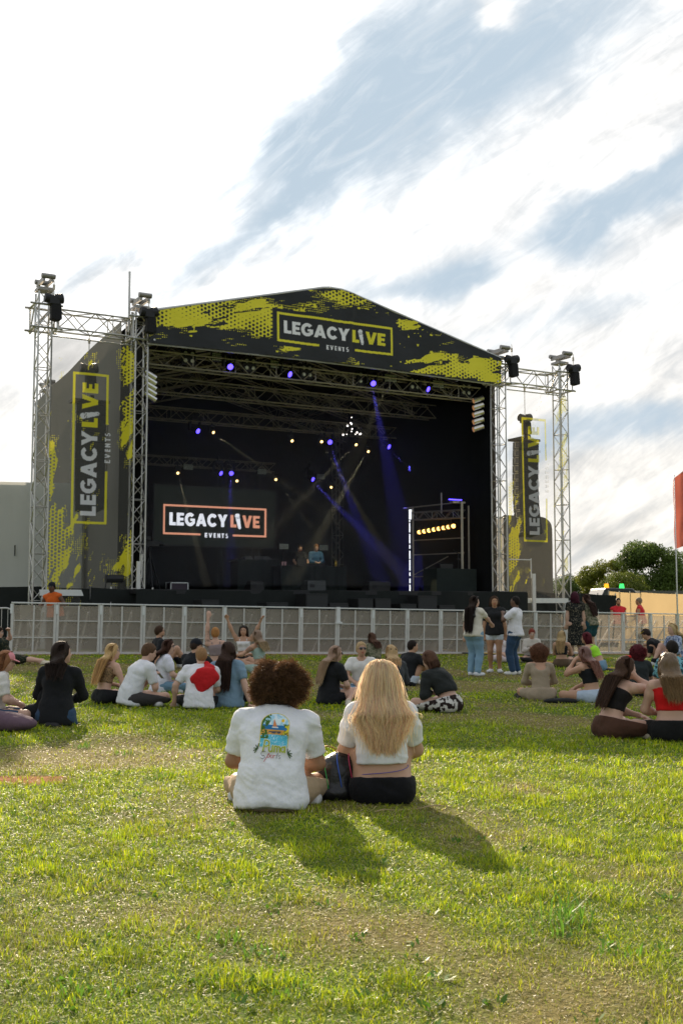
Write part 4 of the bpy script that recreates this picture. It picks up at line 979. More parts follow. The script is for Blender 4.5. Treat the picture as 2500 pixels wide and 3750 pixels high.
# ------------------------------------------------------------------ printed side scrims
def scrim(u0, u1, label, flip, seed):
    z0, z1 = (-.05 if not flip else .12), 7.05
    nu, nz = int((u1-u0)/.017), int((z1-z0)/.017); T, S = np.meshgrid(np.linspace(0, u1-u0, nu), np.linspace(0, z1-z0, nz)); Wd, Hd = u1-u0, z1-z0
    C = np.zeros(T.shape+(4,)); C[:] = (.115, .112, .10, .50) if not flip else (.34, .31, .26, .12)
    ed = T if flip else T                                    # brush marks creep in from both edges
    wl = .35+.35*np.sin(S*1.1+seed) if not flip else .5
    fld = (1.1 if not flip else .85)*np.exp(-((T/(.75 if not flip else .5))**2+((S-1.5)/1.4)**2)) + .8*np.exp(-(((Wd-T)/.40)**2+((S-4.7)/1.1)**2)) + (.6 if not flip else 0)*np.exp(-((T/.35)**2+((S-4.0)/1.2)**2)) + .7*np.exp(-(((Wd-T)/.4)**2+((S-1.4)/.9)**2)) + .7*np.exp(-(((Wd-T)/.5)**2+((S-6.7)/.7)**2)) + .5*np.exp(-((T/.25)**2+((S-3.6)/.8)**2))
    m = splat(T, S, fld, seed, ang=68, dot=.095, stretch=3.2); C[m] = YEL[:3]+(.80 if not flip else .48,)
    # the upright logo, reading upwards
    l_, r_, t_, b_ = (264, 395, 1366, 1920) if not flip else (1912, 2000, 1532, 1985)
    q0, q1 = SL(l_, (t_+b_)/2, -.44), SL(r_, (t_+b_)/2, -.44); zm = (q0.x+q1.x)/2; pm = (l_+r_)/2
    x0 = q0.x-u0; fh = q1.x-q0.x; y0 = SL(pm, b_, -.44).z-z0; fw = SL(pm, t_, -.44).z-SL(pm, b_, -.44).z
    L = S-y0; M_ = fh-(T-x0)                                 # text runs up: x along height, y towards the left
    inside = (L > -.1) & (L < fw+.1) & (M_ > -.15) & (M_ < fh+.1)
    logo(np.where(inside, L, -9), np.where(inside, M_, -9), fw, fh, C, YEL[:3]+(.82 if not flip else .62,), (.78, .78, .80, .80 if not flip else .62))
    wr = .05*(fbm(T*1.1, S*.7, seed=seed+3)-.5)+.02*np.sin(T*5+S*.8)
    V = np.stack([T-Wd/2, wr, S], -1).reshape(-1, 3)
    th = sthing('printed_scrim', label, 'banner', ((u0+u1)/2, -.44, z0))
    npmesh('scrim_cloth', V, grid_faces(nu, nz), mat('scrim_mesh' if flip else 'scrim_mesh_dense', attr=True, rough=.8, var=.04, alpha='attr', transl=.20 if flip else .12, spec=.1), th, cols=C.reshape(-1, 4))
    for zp in (Hd+.03, -.02): MB().tube((-Wd/2, .03, zp), (Wd/2, .03, zp), .02, 6).build('scrim_pole', ALU, th)
scrim(-2.62, -.34, 'see-through printed scrim with upright logo on the left wing of the stage', False, 71)
scrim(SW+.36, SW+2.86, 'see-through printed scrim with upright logo on the right wing of the stage', True, 83)

# ------------------------------------------------------------------ hoists and line arrays
BAG = fab((.02, .02, .022), var=.3)
def hoist(name_label, p, chain_up=1.0, bag=True, hook=0.):
    th = sthing('chain_hoist', name_label, 'hoist', p, 'electric chain hoists of the stage')
    mb = MB().box((0, 0, 0), (.26, .26, .24)); mb.tube((-.24, 0, .06), (-.08, 0, .04), .13, 12); mb.tube((.06, 0, .05), (.24, 0, .09), .14, 12); mb.build('motor', BLK, th, bevel=.02)
    mb = MB(); mb.prism([(-.13, -.08), (.13, -.08), (.16, -.50), (.02, -.55), (-.12, -.52)], -.12, .12, lambda x, y, a: (x+.05, a, y))
    if bag: mb.build('chain_bag', BAG, th, bevel=.03)
    mb = MB(); mb.tube((0, 0, .1), (0, 0, chain_up), .012, 5); mb.tube((0, 0, chain_up-.25), (0, 0, chain_up-.12), .035, 8)
    if hook: mb.tube((-.05, 0, -.1), (-.05, 0, -hook), .012, 5)
    mb.build('chain', ALUD, th)
for (lab, uu, z) in (('black chain hoist with bag on the far left outer truss tower', -2.62, 7.98), ('black chain hoist with bag on the truss tower left of the stage opening', .0, 7.96),
                     ('black chain hoist with bag on the truss tower right of the stage opening', SW+.42, 8.0), ('black chain hoist with bag on the far right outer truss tower', SW+3.05, 7.98)):
    hoist(lab, (uu, -.62, z), .55)
hoist('black hoist hung by a chain above the left speaker column', (-1.42, .15, 6.38), 1.0, True, .9)
hoist('black hoist hung by a chain above the right speaker column', (SW+1.55, .15, 6.25), 1.2, True, .9)
def line_array(label, p, n, lean0, dl, yaw=0.):
    th = sthing('line_array', label, 'speaker', p, rz=yaw)
    mb = MB().box((0, .05, .08), (1.0, .5, .08)); mb.box((0, .1, .18), (.1, .7, .1)); mb.build('flying_frame', BLK, th)
    y, z, a = 0., 0., lean0
    for k in range(n):
        R = Matrix.Rotation(radians(a), 3, 'X'); c = Vector((0, y, z)); hgt = .265
        mb = MB(); mb.prism([(-.42, -.22), (.42, -.22), (.30, .28), (-.30, .28)], 0, -hgt+.012, lambda x, yv, q: tuple(c+R @ Vector((x, yv, q))))
        b = mb.build('speaker_box', BLK, th)
        mb = MB(); mb.prism([(-.39, -.226), (.39, -.226), (.39, -.232), (-.39, -.232)], -.02, -hgt+.03, lambda x, yv, q: tuple(c+R @ Vector((x, yv, q))))
        mb.build('grille', mat('speaker_grille', (.03, .03, .032), .6, .3), b)
        mb = MB()
        for s_ in (-1, 1):
            for q0, q1 in ((-.03, -.03), (-hgt+.04, -hgt+.04)): mb.tube(c+R @ Vector((s_*.42, -.2, q0)), c+R @ Vector((s_*.50, -.1, q1)), .012, 4)
            mb.tube(c+R @ Vector((s_*.50, -.1, -.03)), c+R @ Vector((s_*.50, -.1, -hgt+.04)), .014, 4)
        mb.build('rigging_plate', ALUD, b)
        d = R @ Vector((0, 0, -hgt)); y += d.y; z += d.z; a -= dl*(k/4)
line_array('curved column of black line array speakers behind the right printed scrim', (SW+1.62, .25, 5.48), 12, 3, 1.3)
line_array('curved column of black line array speakers behind the left printed scrim', (-1.35, .25, 5.45), 11, 3, 1.3)

# ------------------------------------------------------------------ stage screen
pA = SL(568, 1775, 9.0); pB = SL(1006, 2003, 9.0); Ws, Hs = pB.x-pA.x, SL(568, 1775, 9.0).z-SL(568, 1993, 9.0).z
th = sthing('led_screen', 'dark video screen at the back of the stage showing the festival logo', 'screen', (pA.x+Ws/2, 9.0, SL(568, 1993, 9.0).z))
MB().box((0, .06, Hs/2), (Ws+.1, .10, Hs+.1)).build('screen_housing', BLK, th)
nu, nz = int(Ws/.014), int(Hs/.014); T, S = np.meshgrid(np.linspace(0, Ws, nu), np.linspace(0, Hs, nz)); C = np.zeros(T.shape+(4,)); C[:] = (.006, .008, .006, 1)
q0, q1 = SL(597, 1956, 9.0), SL(977, 1846, 9.0); lw = SL(975, 1900, 9.0).x-q0.x; lh = SL(597, 1845, 9.0).z-q0.z
logo(T-(q0.x-pA.x), S-(q0.z-SL(568, 1993, 9.0).z), lw, lh, C, (.62, .27, .17, 1), (.75, .78, .85, 1))
V = np.stack([T-Ws/2, np.full(T.shape, -.0), S], -1).reshape(-1, 3)
npmesh('screen_face', V, grid_faces(nu, nz), mat('screen_glow', attr=True, rough=.5, var=.0, emis=.72, spec=.1), th, cols=C.reshape(-1, 4), smooth=False)

# ------------------------------------------------------------------ lamps
def emit(name, c, s):
    if name in MATS: return MATS[name]
    m = bpy.data.materials.new(name); m.use_nodes = True; MATS[name] = m; t = NT(m.node_tree); t.n.clear()
    e = t.node('ShaderNodeEmission'); t.put(e, 0, c+(1,)); t.put(e, 1, s); o = t.node('ShaderNodeOutputMaterial'); t.l.new(e.outputs[0], o.inputs[0]); return m
PURP = emit('lamp_violet', (.07, .045, 1.0), 3.5); WARM = emit('lamp_warm', (1.0, .62, .22), 3.0); AMB = emit('lamp_amber', (1.0, .50, .10), 4.0); TUBE = emit('lamp_white_tube', (.9, .95, 1.0), .9)
def moving_head(label, p, aim, lens, r=.13, sc=1., cat='stage light', grp='lit moving heads over the stage'):
    th = sthing('moving_head_light', label, cat, p, grp)
    MB().box((0, 0, .36*sc), (.3*sc, .26*sc, .1*sc)).box((-.17*sc, 0, .16*sc), (.05*sc, .14*sc, .4*sc)).box((.17*sc, 0, .16*sc), (.05*sc, .14*sc, .4*sc)).tube((0, 0, .4*sc), (0, 0, .58*sc), .03, 6).build('yoke', BLK, th)
    a = Vector(aim).normalized(); b = MB().tube(-a*.16*sc, a*.16*sc, r*.9, 12, r*1.12).build('head', BLK, th)
    MB().tube(a*.162*sc, a*.17*sc, r, 14).build('lens', lens, b); return th
pur = [((838, 1338), .35, 'front'), ((1047, 1365), .35, 'front'), ((1359, 1399), .35, 'front'), ((1552, 1420), .35, 'front'), ((713, 1573), 5.6, 'middle'), ((1202, 1614), 5.6, 'middle'), ((1411, 1631), 5.6, 'middle'),
       ((798, 1728), 9.0, 'rear'), ((843, 1728), 9.0, 'rear'), ((1134, 1750), 9.0, 'rear'), ((488, 1555), 5.6, 'middle')]
for k, ((x, y), v_, row) in enumerate(pur):
    p = SL(x, y, v_-.15); big = k in (0, 2, 5, 8)
    lab = {'front': 'violet lit moving head hanging from the front truss under the gable banner', 'middle': 'violet lit moving head hanging from the middle truss', 'rear': 'violet lit moving head above the video screen on the rear truss'}[row]
    moving_head(lab, tuple(p), (-.1 if big else .55, -1, -.5), PURP, .088 if row != 'rear' else .085)
for (x, y), v_ in [((776, 1580), 5.6), ((1066, 1611), 5.6), ((1175, 1614), 5.6), ((1300, 1625), 5.6), ((1344, 1650), 5.6), ((651, 1729), 9.0), ((867, 1758), 9.0), ((1009, 1753), 9.0), ((1210, 1781), 9.0)]:
    moving_head('small spot light with a warm yellow lens on the ' + ('middle' if v_ < 6 else 'rear') + ' truss', tuple(SL(x, y, v_-.12)), (random.uniform(-.4, .4), -1, -.6), WARM, .05, .55, grp='small warm spot lights over the stage')
PALE = mat('lamp_glass_pale', (.75, .78, .68), .2, .2, var=.3, scale=90)
for (x, y) in [(692, 1308), (915, 1335), (1123, 1360), (1330, 1385), (1518, 1406), (1705, 1427)]:
    p = SL(x, y, .30); th = sthing('blinder_light', 'unlit four lamp blinder hanging in the row under the gable banner', 'stage light', tuple(p), 'four lamp blinders')
    MB().box((0, .05, 0), (.42, .1, .44)).tube((0, .05, .2), (0, .05, .45), .02, 6).build('housing', BLK, th)
    for a in (-1, 1):
        for b in (-1, 1): MB().sph((a*.105, -.02, b*.105), .062, sq=(1, .5, 1)).build('lamp', PALE, th, smooth=True)
GRIDM = mat('led_grid_pale', (.62, .68, .58), .3, .1, var=.2, scale=60)
for (x, y), v_, nm in [((803, 1308), .3, 'f'), ((1015, 1335), .3, 'f'), ((1430, 1385), .3, 'f'), ((1605, 1407), .3, 'f'), ((690, 1710), 9., 'r'), ((960, 1727), 9., 'r'), ((1175, 1745), 9., 'r'), ((1040, 2001), 7.4, 'd'), ((1185, 2006), 7.4, 'd'), ((1462, 2024), 7.4, 'd')]:
    p = SL(x, y, v_); wd = .42; lab = {'f': 'pale grid faced wash light in the row under the gable banner', 'r': 'pale grid faced wash light on the rear truss above the screen', 'd': 'pale grid faced wash light on a floor stand behind the disc jockeys'}[nm]
    th = sthing('wash_light', lab, 'stage light', tuple(p), 'grid faced wash lights'); k = 1.0 if nm == 'f' else .85
    m1 = MB().box((0, .06, 0), (.46*k, .1, .26*k)); m1.tube((0, .06, .1), (0, .06, .4), .02, 6) if nm != 'd' else m1.tube((0, .06, 0), (0, .06, DZ-p.z), .02, 6); m1.build('housing', BLK, th)
    m2 = MB()
    for i in range(8):
        for j in range(4): m2.box(((i-3.5)*.054*k, .005, (j-1.5)*.058*k), (.040*k, .012, .042*k))
    m2.build('led_grid', GRIDM, th)
SILV = mat('spun_metal', (.72, .70, .66), .22, .95, var=.1)
for (x, y, uu, n_, s_) in [(548, 1372, .28, 5, 1), (1752, 1462, SW-.42, 5, -1)]:
    for k in range(n_):
        p = SL(x, y+(19 if s_ > 0 else 25)*k*1.05, .1)
        lab = f'silver cylinder lamp, {("topmost", "second", "third", "fourth", "lowest")[k]} of five beside the ' + ('left' if s_ > 0 else 'right') + ' edge of the stage opening'
        th = sthing('par_lamp', lab, 'stage light', tuple(p), 'silver side lamps'); a = Vector((s_*.9, -.05 if s_ > 0 else .25, (-.5 if s_ > 0 else -.32))).normalized()
        MB().tube(-a*.16, a*.2, .085, 12, .10).build('can', SILV, th, smooth=False); MB().tube((-s_*.3, .1, .0), -a*.1, .02, 6).build('bracket', BLK, th); MB().tube(a*.195, a*.2, .092, 12).build('lens', emit('lamp_warm_faint', (1, .5, .2), .22), th)
# lamp cluster hung from the middle truss; its glints are painted as glow
p = SL(1282, 1560, 5.3); th = sthing('lamp_cluster', 'cluster of lamps with glints painted as glow hanging from the middle truss at the centre', 'stage light', tuple(p))
m1, m2 = MB(), MB(); WH = emit('lamp_glint', (1, .93, .85), 2.2); r_ = random.Random(4)
for k in range(13):
    x, z = r_.gauss(0, .26), r_.gauss(-.02, .28); m1.box((x, .08, z), (.10, .12, .09)); m2.sph((x, 0, z), r_.uniform(.014, .036), 8, 5)
m1.tube((0, .1, .7), (0, .1, -.5), .025, 6); m1.build('lamp_bracket', BLK, th); m2.build('lamp', WH, th)

# ------------------------------------------------------------------ on the deck
def floor_thing(name, label, cat, px, v_, grp=None): q = SL(px, 2100, v_); return sthing(name, label, cat, (q.x, v_, DZ), grp)
TBL = mat('table_drape', (.018, .024, .022), .85, var=.3, scale=3, bump=.9, bscale=7, spec=.2)
def span(x0, x1, v_): a, b = SL(x0, 2100, v_).x, SL(x1, 2100, v_).x; return (a+b)/2, b-a
def hgt(y, px, v_): return SL(px, y, v_).z-DZ
c, w_ = span(1030, 1268, 5.0); th = sthing('draped_table', 'long table draped in black cloth that the two disc jockeys stand behind', 'table', (c, 5.0, DZ)); hT = hgt(2072, 1150, 4.7)
MB().box((0, .35, hT-.02), (w_, .75, .04)).build('tabletop', BLK, th); 
sheetV = npmesh; nu, nz = 80, 16; T, S = np.meshgrid(np.linspace(-w_/2, w_/2, nu), np.linspace(.01, hT-.0, nz)); V = np.stack([T, -.03-.02*np.sin(T*17+np.sin(S*3))*(1-S*.4), S], -1).reshape(-1, 3)
npmesh('table_drape', V, grid_faces(nu, nz), TBL, th)
for s_ in (-1, 1): MB().box((s_*(w_/2-.05), .4, hT/2-.02), (.04, .5, hT-.04)).build('leg', BLK, th)
tabz = DZ+hT+.02
def on_table(name, label, cat, px, v_, build, grp=None): q = SL(px, 2070, v_); th = sthing(name, label, cat, (q.x, v_, DZ+hT+.001), grp); build(th); return th
def mk_mixer(th):
    MB().box((0, 0, .05), (1.0, .4, .1)).build('case', BLK, th, bevel=.01); m = MB()
    for i in range(9): m.tube((-.4+.1*i, 0, .1), (-.4+.1*i, 0, .115), .03, 8)
    m.build('knob', mat('green_glow_knob', (.25, .45, .08), .4), th)
on_table('dj_mixer', 'low mixing desk with green lit knobs on the draped table', 'mixer', 1140, 5.25, mk_mixer)
def mk_bottle(th): MB().tube((0, 0, 0), (0, 0, .16), .035, 10).tube((0, 0, .16), (0, 0, .22), .012, 8).build('bottle_glass', mat('yellow_drink', (.75, .5, .05), .3), th, smooth=True)
on_table('drink_bottle', 'small yellow drink bottle at the right end of the draped table', 'bottle', 1229, 4.9, mk_bottle)
def mk_lap(th):
    MB().box((0, 0, .01), (.36, .25, .02)).build('laptop_base', BLK, th); MB().box((0, -.125, .13), (.36, .015, .24)).build('laptop_lid', BLK, th)
on_table('laptop', 'black laptop standing open before the disc jockeys', 'laptop', 1100, 4.85, mk_lap)
for k, x in enumerate((1026, 1036)):
    q = SL(x, 2066, 4.9); th = sthing('paper_cup', 'pale pink cup at the left end of the draped table, the ' + ('left' if k == 0 else 'right') + ' of the pair', 'cup', (q.x+.09, 4.9, DZ+hT+.001), 'pink cups')
    MB().tube((0, 0, 0), (0, 0, .13), .035, 10, .045).build('cup', mat('pink_cup', (.6, .35, .38), .6), th)
c, w_ = span(868, 1020, 6.2); th = sthing('draped_riser', 'tall black draped riser with mixing gear left of the disc jockeys', 'table', (c, 6.2, DZ)); h2 = hgt(2048, 940, 6.0)
MB().box((0, .4, h2-.03), (w_, .85, .06)).build('riser_top', BLK, th); T, S = np.meshgrid(np.linspace(-w_/2, w_/2, nu), np.linspace(.01, h2-.0, nz)); V = np.stack([T, -.04-.02*np.sin(T*15+np.sin(S*3)), S], -1).reshape(-1, 3)
npmesh('riser_drape', V, grid_faces(nu, nz), TBL, th); MB().box((0, .5, h2/2-.04), (w_-.2, .6, h2-.08)).build('riser_frame', BLK, th)
for k in range(3):
    q = c-.35+k*.35; t2 = sthing('deck_player', 'media player on the black riser left of the disc jockeys', 'player', (q, 6.35, DZ+h2+.001), 'media players on the riser'); MB().box((0, 0, .05), (.3, .3, .1)).tube((0, -.02, .1), (0, -.02, .12), .1, 14).build('case', mat('player_grey', (.06, .06, .065), .4), t2)
def wedge(label, x0, x1, v_, hh, grey):
    c, w_ = span(x0, x1, v_); th = sthing('monitor_wedge', label, 'speaker', (c, v_, DZ), 'stage monitor wedges'); m = MB(); m.prism([(0, 0), (.5, 0), (.5, hh*.45), (.22, hh), (0, hh*.92)], -w_/2, w_/2, lambda x, y, a: (a, x, y)); m.build('cabinet', grey, th, bevel=.01)
    m = MB(); m.prism([(.47, hh*.47), (.23, hh*.97), (.245, hh*1.0), (.49, hh*.5)], -w_/2+.05, w_/2-.05, lambda x, y, a: (a, x, y)); m.build('grille', BLK, th)
    MB().box((-w_/4, -.006, hh*.5), (.16, .01, .10)).build('handle', BLK, th)
DG = mat('cabinet_grey', (.055, .060, .060), .6)
wedge('grey monitor wedge on the stage edge before the disc jockey table', 1127, 1193, 1.2, hgt(2124, 1160, 1.2), DG)
wedge('dark angled monitor wedge standing on the stage floor right of the centre tower', 1352, 1428, 2.0, hgt(2128, 1390, 2.0), mat('cabinet_dark', (.025, .025, .025), .6))
wedge('dark monitor wedge low on the stage floor left of the draped riser', 918, 968, 2.5, .34, mat('cabinet_dark', (.03, .03, .03), .6))
c, w_ = span(618, 680, 3.0); th = sthing('flight_case', 'small flight case with pale edges on the stage floor at left', 'case', (c, 3.0, DZ)); MB().box((0, 0, .13), (w_, .4, .26)).build('case_body', mat('case_violet', (.05, .035, .05), .6), th)
m = MB()
for a in (-1, 1):
    for z in (.01, .25): m.box((0, a*.2, z+.005), (w_+.02, .03, .03))
    for b in (-1, 1): m.box((b*w_/2, a*.2, .13), (.03, .03, .27))
m.build('edge_trim', WSTEEL, th)
# tripod with camera, left
q = SL(548, 2100, 1.0); th = sthing('camera_tripod', 'black tripod with a camera beside the left stage tower', 'tripod', (q.x, 1.0, DZ)); 
for k in range(3): a = 2*pi*k/3+.4; MB().tube((0, 0, 1.05), (.42*cos(a), .42*sin(a), .02), .02, 6).build('leg', BLK, th)
MB().tube((0, 0, 1.0), (0, 0, 1.25), .03, 6).box((.05, 0, 1.33), (.42, .16, .16)).tube((.25, 0, 1.33), (.4, 0, 1.33), .06, 10).box((-.1, -.1, 1.47), (.14, .1, .1)).build('camera', BLK, th)
# lit truss rig on the right side of the stage
VA, VB = 3.0, .75; q = SL(1500, 2100, VA); qB = SL(1692, 2100, VB); th = sthing('lamp_scaffold', 'black scaffold with a row of amber lamps and a bright white tube post', 'scaffold', (q.x, VA, DZ))
hh = hgt(1868, 1500, VA); E = Vector((qB.x-q.x, VB-VA, 0)); hB = hgt(1850, 1692, VB)
def PT(t_, z, off=0.): return tuple(E*t_+Vector((-E.y, E.x, 0)).normalized()*off+Vector((0, 0, z)))
m = MB(); m.tube(PT(.03, 0, .1), PT(.03, hh+.1, .1), .03, 6); m.tube(PT(1, 0), PT(1, hB+.1), .045, 6); m.tube(PT(1, 0, .35), PT(1, hB, .35), .03, 6); m.tube(PT(.9, 0, .9), PT(.9, hB, .9), .03, 6)
for z in (.55, 1.3, 1.8): m.tube(PT(.03, z, .1), PT(1, z*1.0, .1), .018, 5)
m.tube(PT(.03, .6, .1), PT(.7, 1.2, .1), .02, 5); m.tube(PT(.62, hh-.2), PT(.62, hh+.5), .025, 6); m.tube(PT(-.12, hh+.08), PT(1, hB+.1), .025, 6); m.box(PT(.92, hB+.1), (.5, .2, .06)); m.build('frame', ALUD, th)
m = MB(); truss(m, PT(.05, hh-.22, .1), PT(.98, hB-.28, .1), .25, .26, r=.022, rd=.013, step=.3); m.build('truss_arm', mat('grey_truss', (.25, .25, .25), .5, .7), th)
m = MB(); r_ = random.Random(9); z = .02
while z < hh-.35: l_ = r_.uniform(.12, .4); m.tube((0, 0, z), (0, 0, min(z+l_, hh-.35)), .020, 8); z += l_+r_.uniform(.03, .10)
m.box((.03, 0, hh-.15), (.08, .06, .34)); m.build('light_tube', TUBE, th)
for k in range(8):
    x = 1533+k*17.7; t_ = (x-1500)/192; p = SL(x, 1949-k*3.2, VA+E.y*t_); o_ = Vector((p.x-q.x, E.y*t_, p.z-DZ))
    l = MB().tube(o_+Vector((0, .0, 0)), o_+Vector((0, -.06, 0)), .062, 12, .068).build('amber_lamp', AMB, th); MB().tube(o_+Vector((0, .01, 0)), o_+Vector((0, .17, 0)), .075, 10).tube(o_+Vector((0, .1, 0)), o_+Vector((0, .1, .25)), .012, 5).build('lamp_can', BLK, l)
MB().box(PT(.88, hB+.20), (.5, .06, .03)).build('violet_strip', PURP, th)
c, w_ = span(1592, 1738, .45); th = sthing('draped_desk', 'black draped box desk with small gear at the right of the stage', 'desk', (c, .35, DZ)); h3 = hgt(2082, 1660, .35); MB().box((0, .4, h3/2), (w_, .8, h3)).build('desk_body', TBL, th, bevel=.02)
m = MB().box((-.3, .3, h3+.08), (.5, .3, .14)).tube((.2, .2, h3), (.2, .2, h3+.5), .015, 6).tube((.2, .2, h3+.5), (-.1, .1, h3+.62), .012, 6); m.sph((.2, .2, h3+.3), .06); m.build('gear', BLK, th)
# stage-front speakers standing in the pit
for k, (x0, x1, y1) in enumerate([(738, 800, 2196), (975, 1052, 2206), (1118, 1197, 2174), (1203, 1272, 2208), (1308, 1362, 2192), (1370, 1427, 2192), (1462, 1520, 2211), (1526, 1595, 2182), (1604, 1660, 2216)]):
    v_ = -1.95; c, w_ = span(x0, x1, v_); q = (c, v_, 0); zg = ground_rel(q); th = sthing('pit_speaker', f'black speaker box in the pit before the stage skirt, {("first", "second", "third", "fourth", "fifth", "sixth", "seventh", "eighth", "ninth")[k]} from the left', 'speaker', (c, v_, zg), 'speaker boxes in the pit'); zt = SL((x0+x1)/2, y1, v_).z-zg
    MB().box((0, .25, zt/2), (w_*1.02, .6, zt)).build('cabinet', mat('cabinet_black', (.010, .011, .011), .6), th, bevel=.012)
    MB().box((0, -.056, zt-.27), (w_*.95, .01, .44)).build('grille', mat('grille_black', (.022, .024, .025), .7), th)
# cable swag on the skirt, stairs lamp
# ------------------------------------------------------------------ crowd barrier
dirv = Vector((fdir.x, fdir.y, 0)); ang = atan2(fdir.y, fdir.x); NP = 17; Lp = 1.03
GALV = mat('galvanised_steel', (.62, .61, .58), .5, .35, var=.18, scale=12)
PERF = mat('perforated_sheet', (.52, .46, .38), .5, .2, var=.06, scale=2, alpha=.42, transl=.2)
def barrier_proto(label):
    th = thing('crowd_barrier', label, 'barrier', (0, 0, 0), 0, 'crowd barriers in a row before the stage')
    m = MB(); hB = 1.18
    for x in (.03, Lp-.03): m.box((x, 0, hB/2), (.055, .05, hB))
    m.box((Lp/2, 0, .03), (Lp-.12, .045, .06)); m.build('frame', GALV, th)
    m = MB().box((Lp/2, -.01, hB+.018), (Lp-.006, .075, .035)); m.build('top_rail', mat('bright_steel', (.66, .67, .66), .35, .5, var=.1), th, bevel=.006)
    m = MB(); m.box((Lp/2, -.004, hB/2), (.035, .03, hB-.06))
    for z in (.40, .79): m.box((Lp/2, -.006, z), (Lp-.12, .028, .022))
    m.build('mullion', GALV, th)
    MB().box((Lp/2, .012, hB/2+.01), (Lp-.115, .003, hB-.09)).build('perforated_panel', PERF, th)
    m = MB()
    for x in (.28, .75): m.tube((x, .06, 1.0), (x, .92, .05), .022, 6)
    m.box((Lp/2, .55, .035), (Lp-.1, .9, .02)); m.box((Lp/2, .35, .42), (Lp-.16, .25, .02)); m.build('rear_brace', GALV, th)
    MB().box((-.0, -.034, hB-.12), (.05, .012, .22)).build('joint_plate', mat('joint_steel', (.72, .74, .74), .4, .4), th)
    return th
bp = barrier_proto('galvanised crowd barrier with perforated panels in the long row before the stage')
for k in range(NP+3):
    o = bp if k == 0 else copy_tree(bp)
    p = Vector((FA.x, FA.y, 0))+dirv*(k*(Lp+.004)); o.location = (p.x, p.y, gz(p.x, p.y)-.01); o.rotation_euler = (0, atan2(-(gz(p.x+dirv.x, p.y+dirv.y)-gz(p.x, p.y)), 1), ang)
    if k == 0: o['label'] = 'leftmost crowd barrier of the row, with a pale notice behind its mesh'
pp = bp.location+dirv*.36; s_ = tag(MB().box((0, 0, 0), (.26, .004, .33)).build('notice_sheet', mat('notice_paper', (.62, .60, .55), .8)), 'pale paper notice behind the mesh of the leftmost barrier', 'notice'); s_.location = (pp.x-.02, pp.y+.035, bp.location.z+.98); s_.rotation_euler = (0, 0, ang)
p = FA.x+fdir.x*8.32, FA.y+fdir.y*8.32; th = thing('rail_bracket', 'white steel bracket clamped over the barrier top near the middle', 'bracket', (p[0], p[1]-.05, gz(*p)+.9), ang); MB().box((0, 0, .12), (.10, .03, .40)).box((0, -.01, -.09), (.2, .05, .05)).build('bracket_plate', mat('white_steel', (.7, .71, .7), .4), th)
# hooped pedestrian barrier at the left edge
q = G(28, 2385); th = thing('pedestrian_barrier', 'rounded steel pedestrian barrier at the left edge of the photo', 'barrier', (q.x, q.y+.5, gz(q.x, q.y)), radians(10)); m = MB()
pts = [(-2.0, 0, 1.02), (-.2, 0, 1.05)]+[(-.2+.2*sin(a), 0, .85+.2*cos(a)) for a in np.linspace(0, pi/2, 6)]+[(0, 0, .25), (-2, 0, .25)]; m.path(pts, .02, 8)
for k in range(12): m.tube((-.15-.15*k, 0, .25), (-.15-.15*k, 0, 1.04), .008, 5)
m.tube((-.1, -.2, .02), (-.1, .2, .02), .015, 5); m.tube((-.1, 0, .02), (-.1, 0, .3), .015, 5); m.build('hoop_frame', GALV, th)

# ------------------------------------------------------------------ black sheeting, backstage, fences
def wallsheet(name, label, cat, pts, h0, m, wav=.06, fr=1.2, thick=True, posts=0, seed=0):
    """cloth on posts along ground points (x,y)"""
    a = Vector(pts[0]); root = thing(name, label, cat, (a[0], a[1], gz(a[0], a[1])))
    for k, (p, q) in enumerate(zip(pts, pts[1:])):
        p, q = Vector(p), Vector(q); L = (q-p).length; nu, nz = max(int(L/.08), 8), 14; T, S = np.meshgrid(np.linspace(0, 1, nu), np.linspace(0, 1, nz)); n = Vector((-(q-p).y, (q-p).x)).normalized()
        d = wav*(fbm(T*L*fr, S*2, seed=seed+k)-.5)*2; X_ = p.x+(q.x-p.x)*T+n.x*d; Y_ = p.y+(q.y-p.y)*T+n.y*d
        hh = h0-.04*np.abs(np.sin(T*L*1.1)); Z_ = gz(X_, Y_)+S*hh; V = np.stack([X_-a[0], Y_-a[1], Z_-gz(a[0], a[1])], -1).reshape(-1, 3)
        npmesh('sheet', V, grid_faces(nu, nz), m, root)
        for j in range(posts+1):
            r_ = p.lerp(q, j/max(posts, 1)); MB().tube((r_.x-a[0], r_.y-a[1]+.05, gz(r_.x, r_.y)-gz(a[0], a[1])), (r_.x-a[0], r_.y-a[1]+.05, gz(r_.x, r_.y)-gz(a[0], a[1])+h0+.03), .022, 6).build('post', GALV, root)
    return root
def PX(px, D): return ((px-1250)/F*D, D)
wallsheet('black_sheeted_fence', 'fence hung with black sheeting left of the stage behind the barrier', 'fence', [PX(-260, 29.2), PX(330, 29.6), PX(560, 30.2)], 1.62, SKIRT, .08, 1.0, posts=3, seed=3)
wallsheet('black_sheeted_fence', 'fence hung with black sheeting right of the stage', 'fence', [PX(1955, 36.9), PX(2120, 40), PX(2250, 41)], 1.86, SKIRT, .10, 1.0, posts=2, seed=5)
BEI = mat('beige_sheet', (.52, .38, .20), .85, var=.12, scale=1.5, bump=.3, bscale=3, transl=.45)
wallsheet('beige_sheeted_fence', 'long fence covered in sunlit beige sheeting at the right', 'fence', [PX(2225, 44), PX(2340, 45), PX(2720, 47)], 2.02, BEI, .05, .6, posts=3, seed=7)
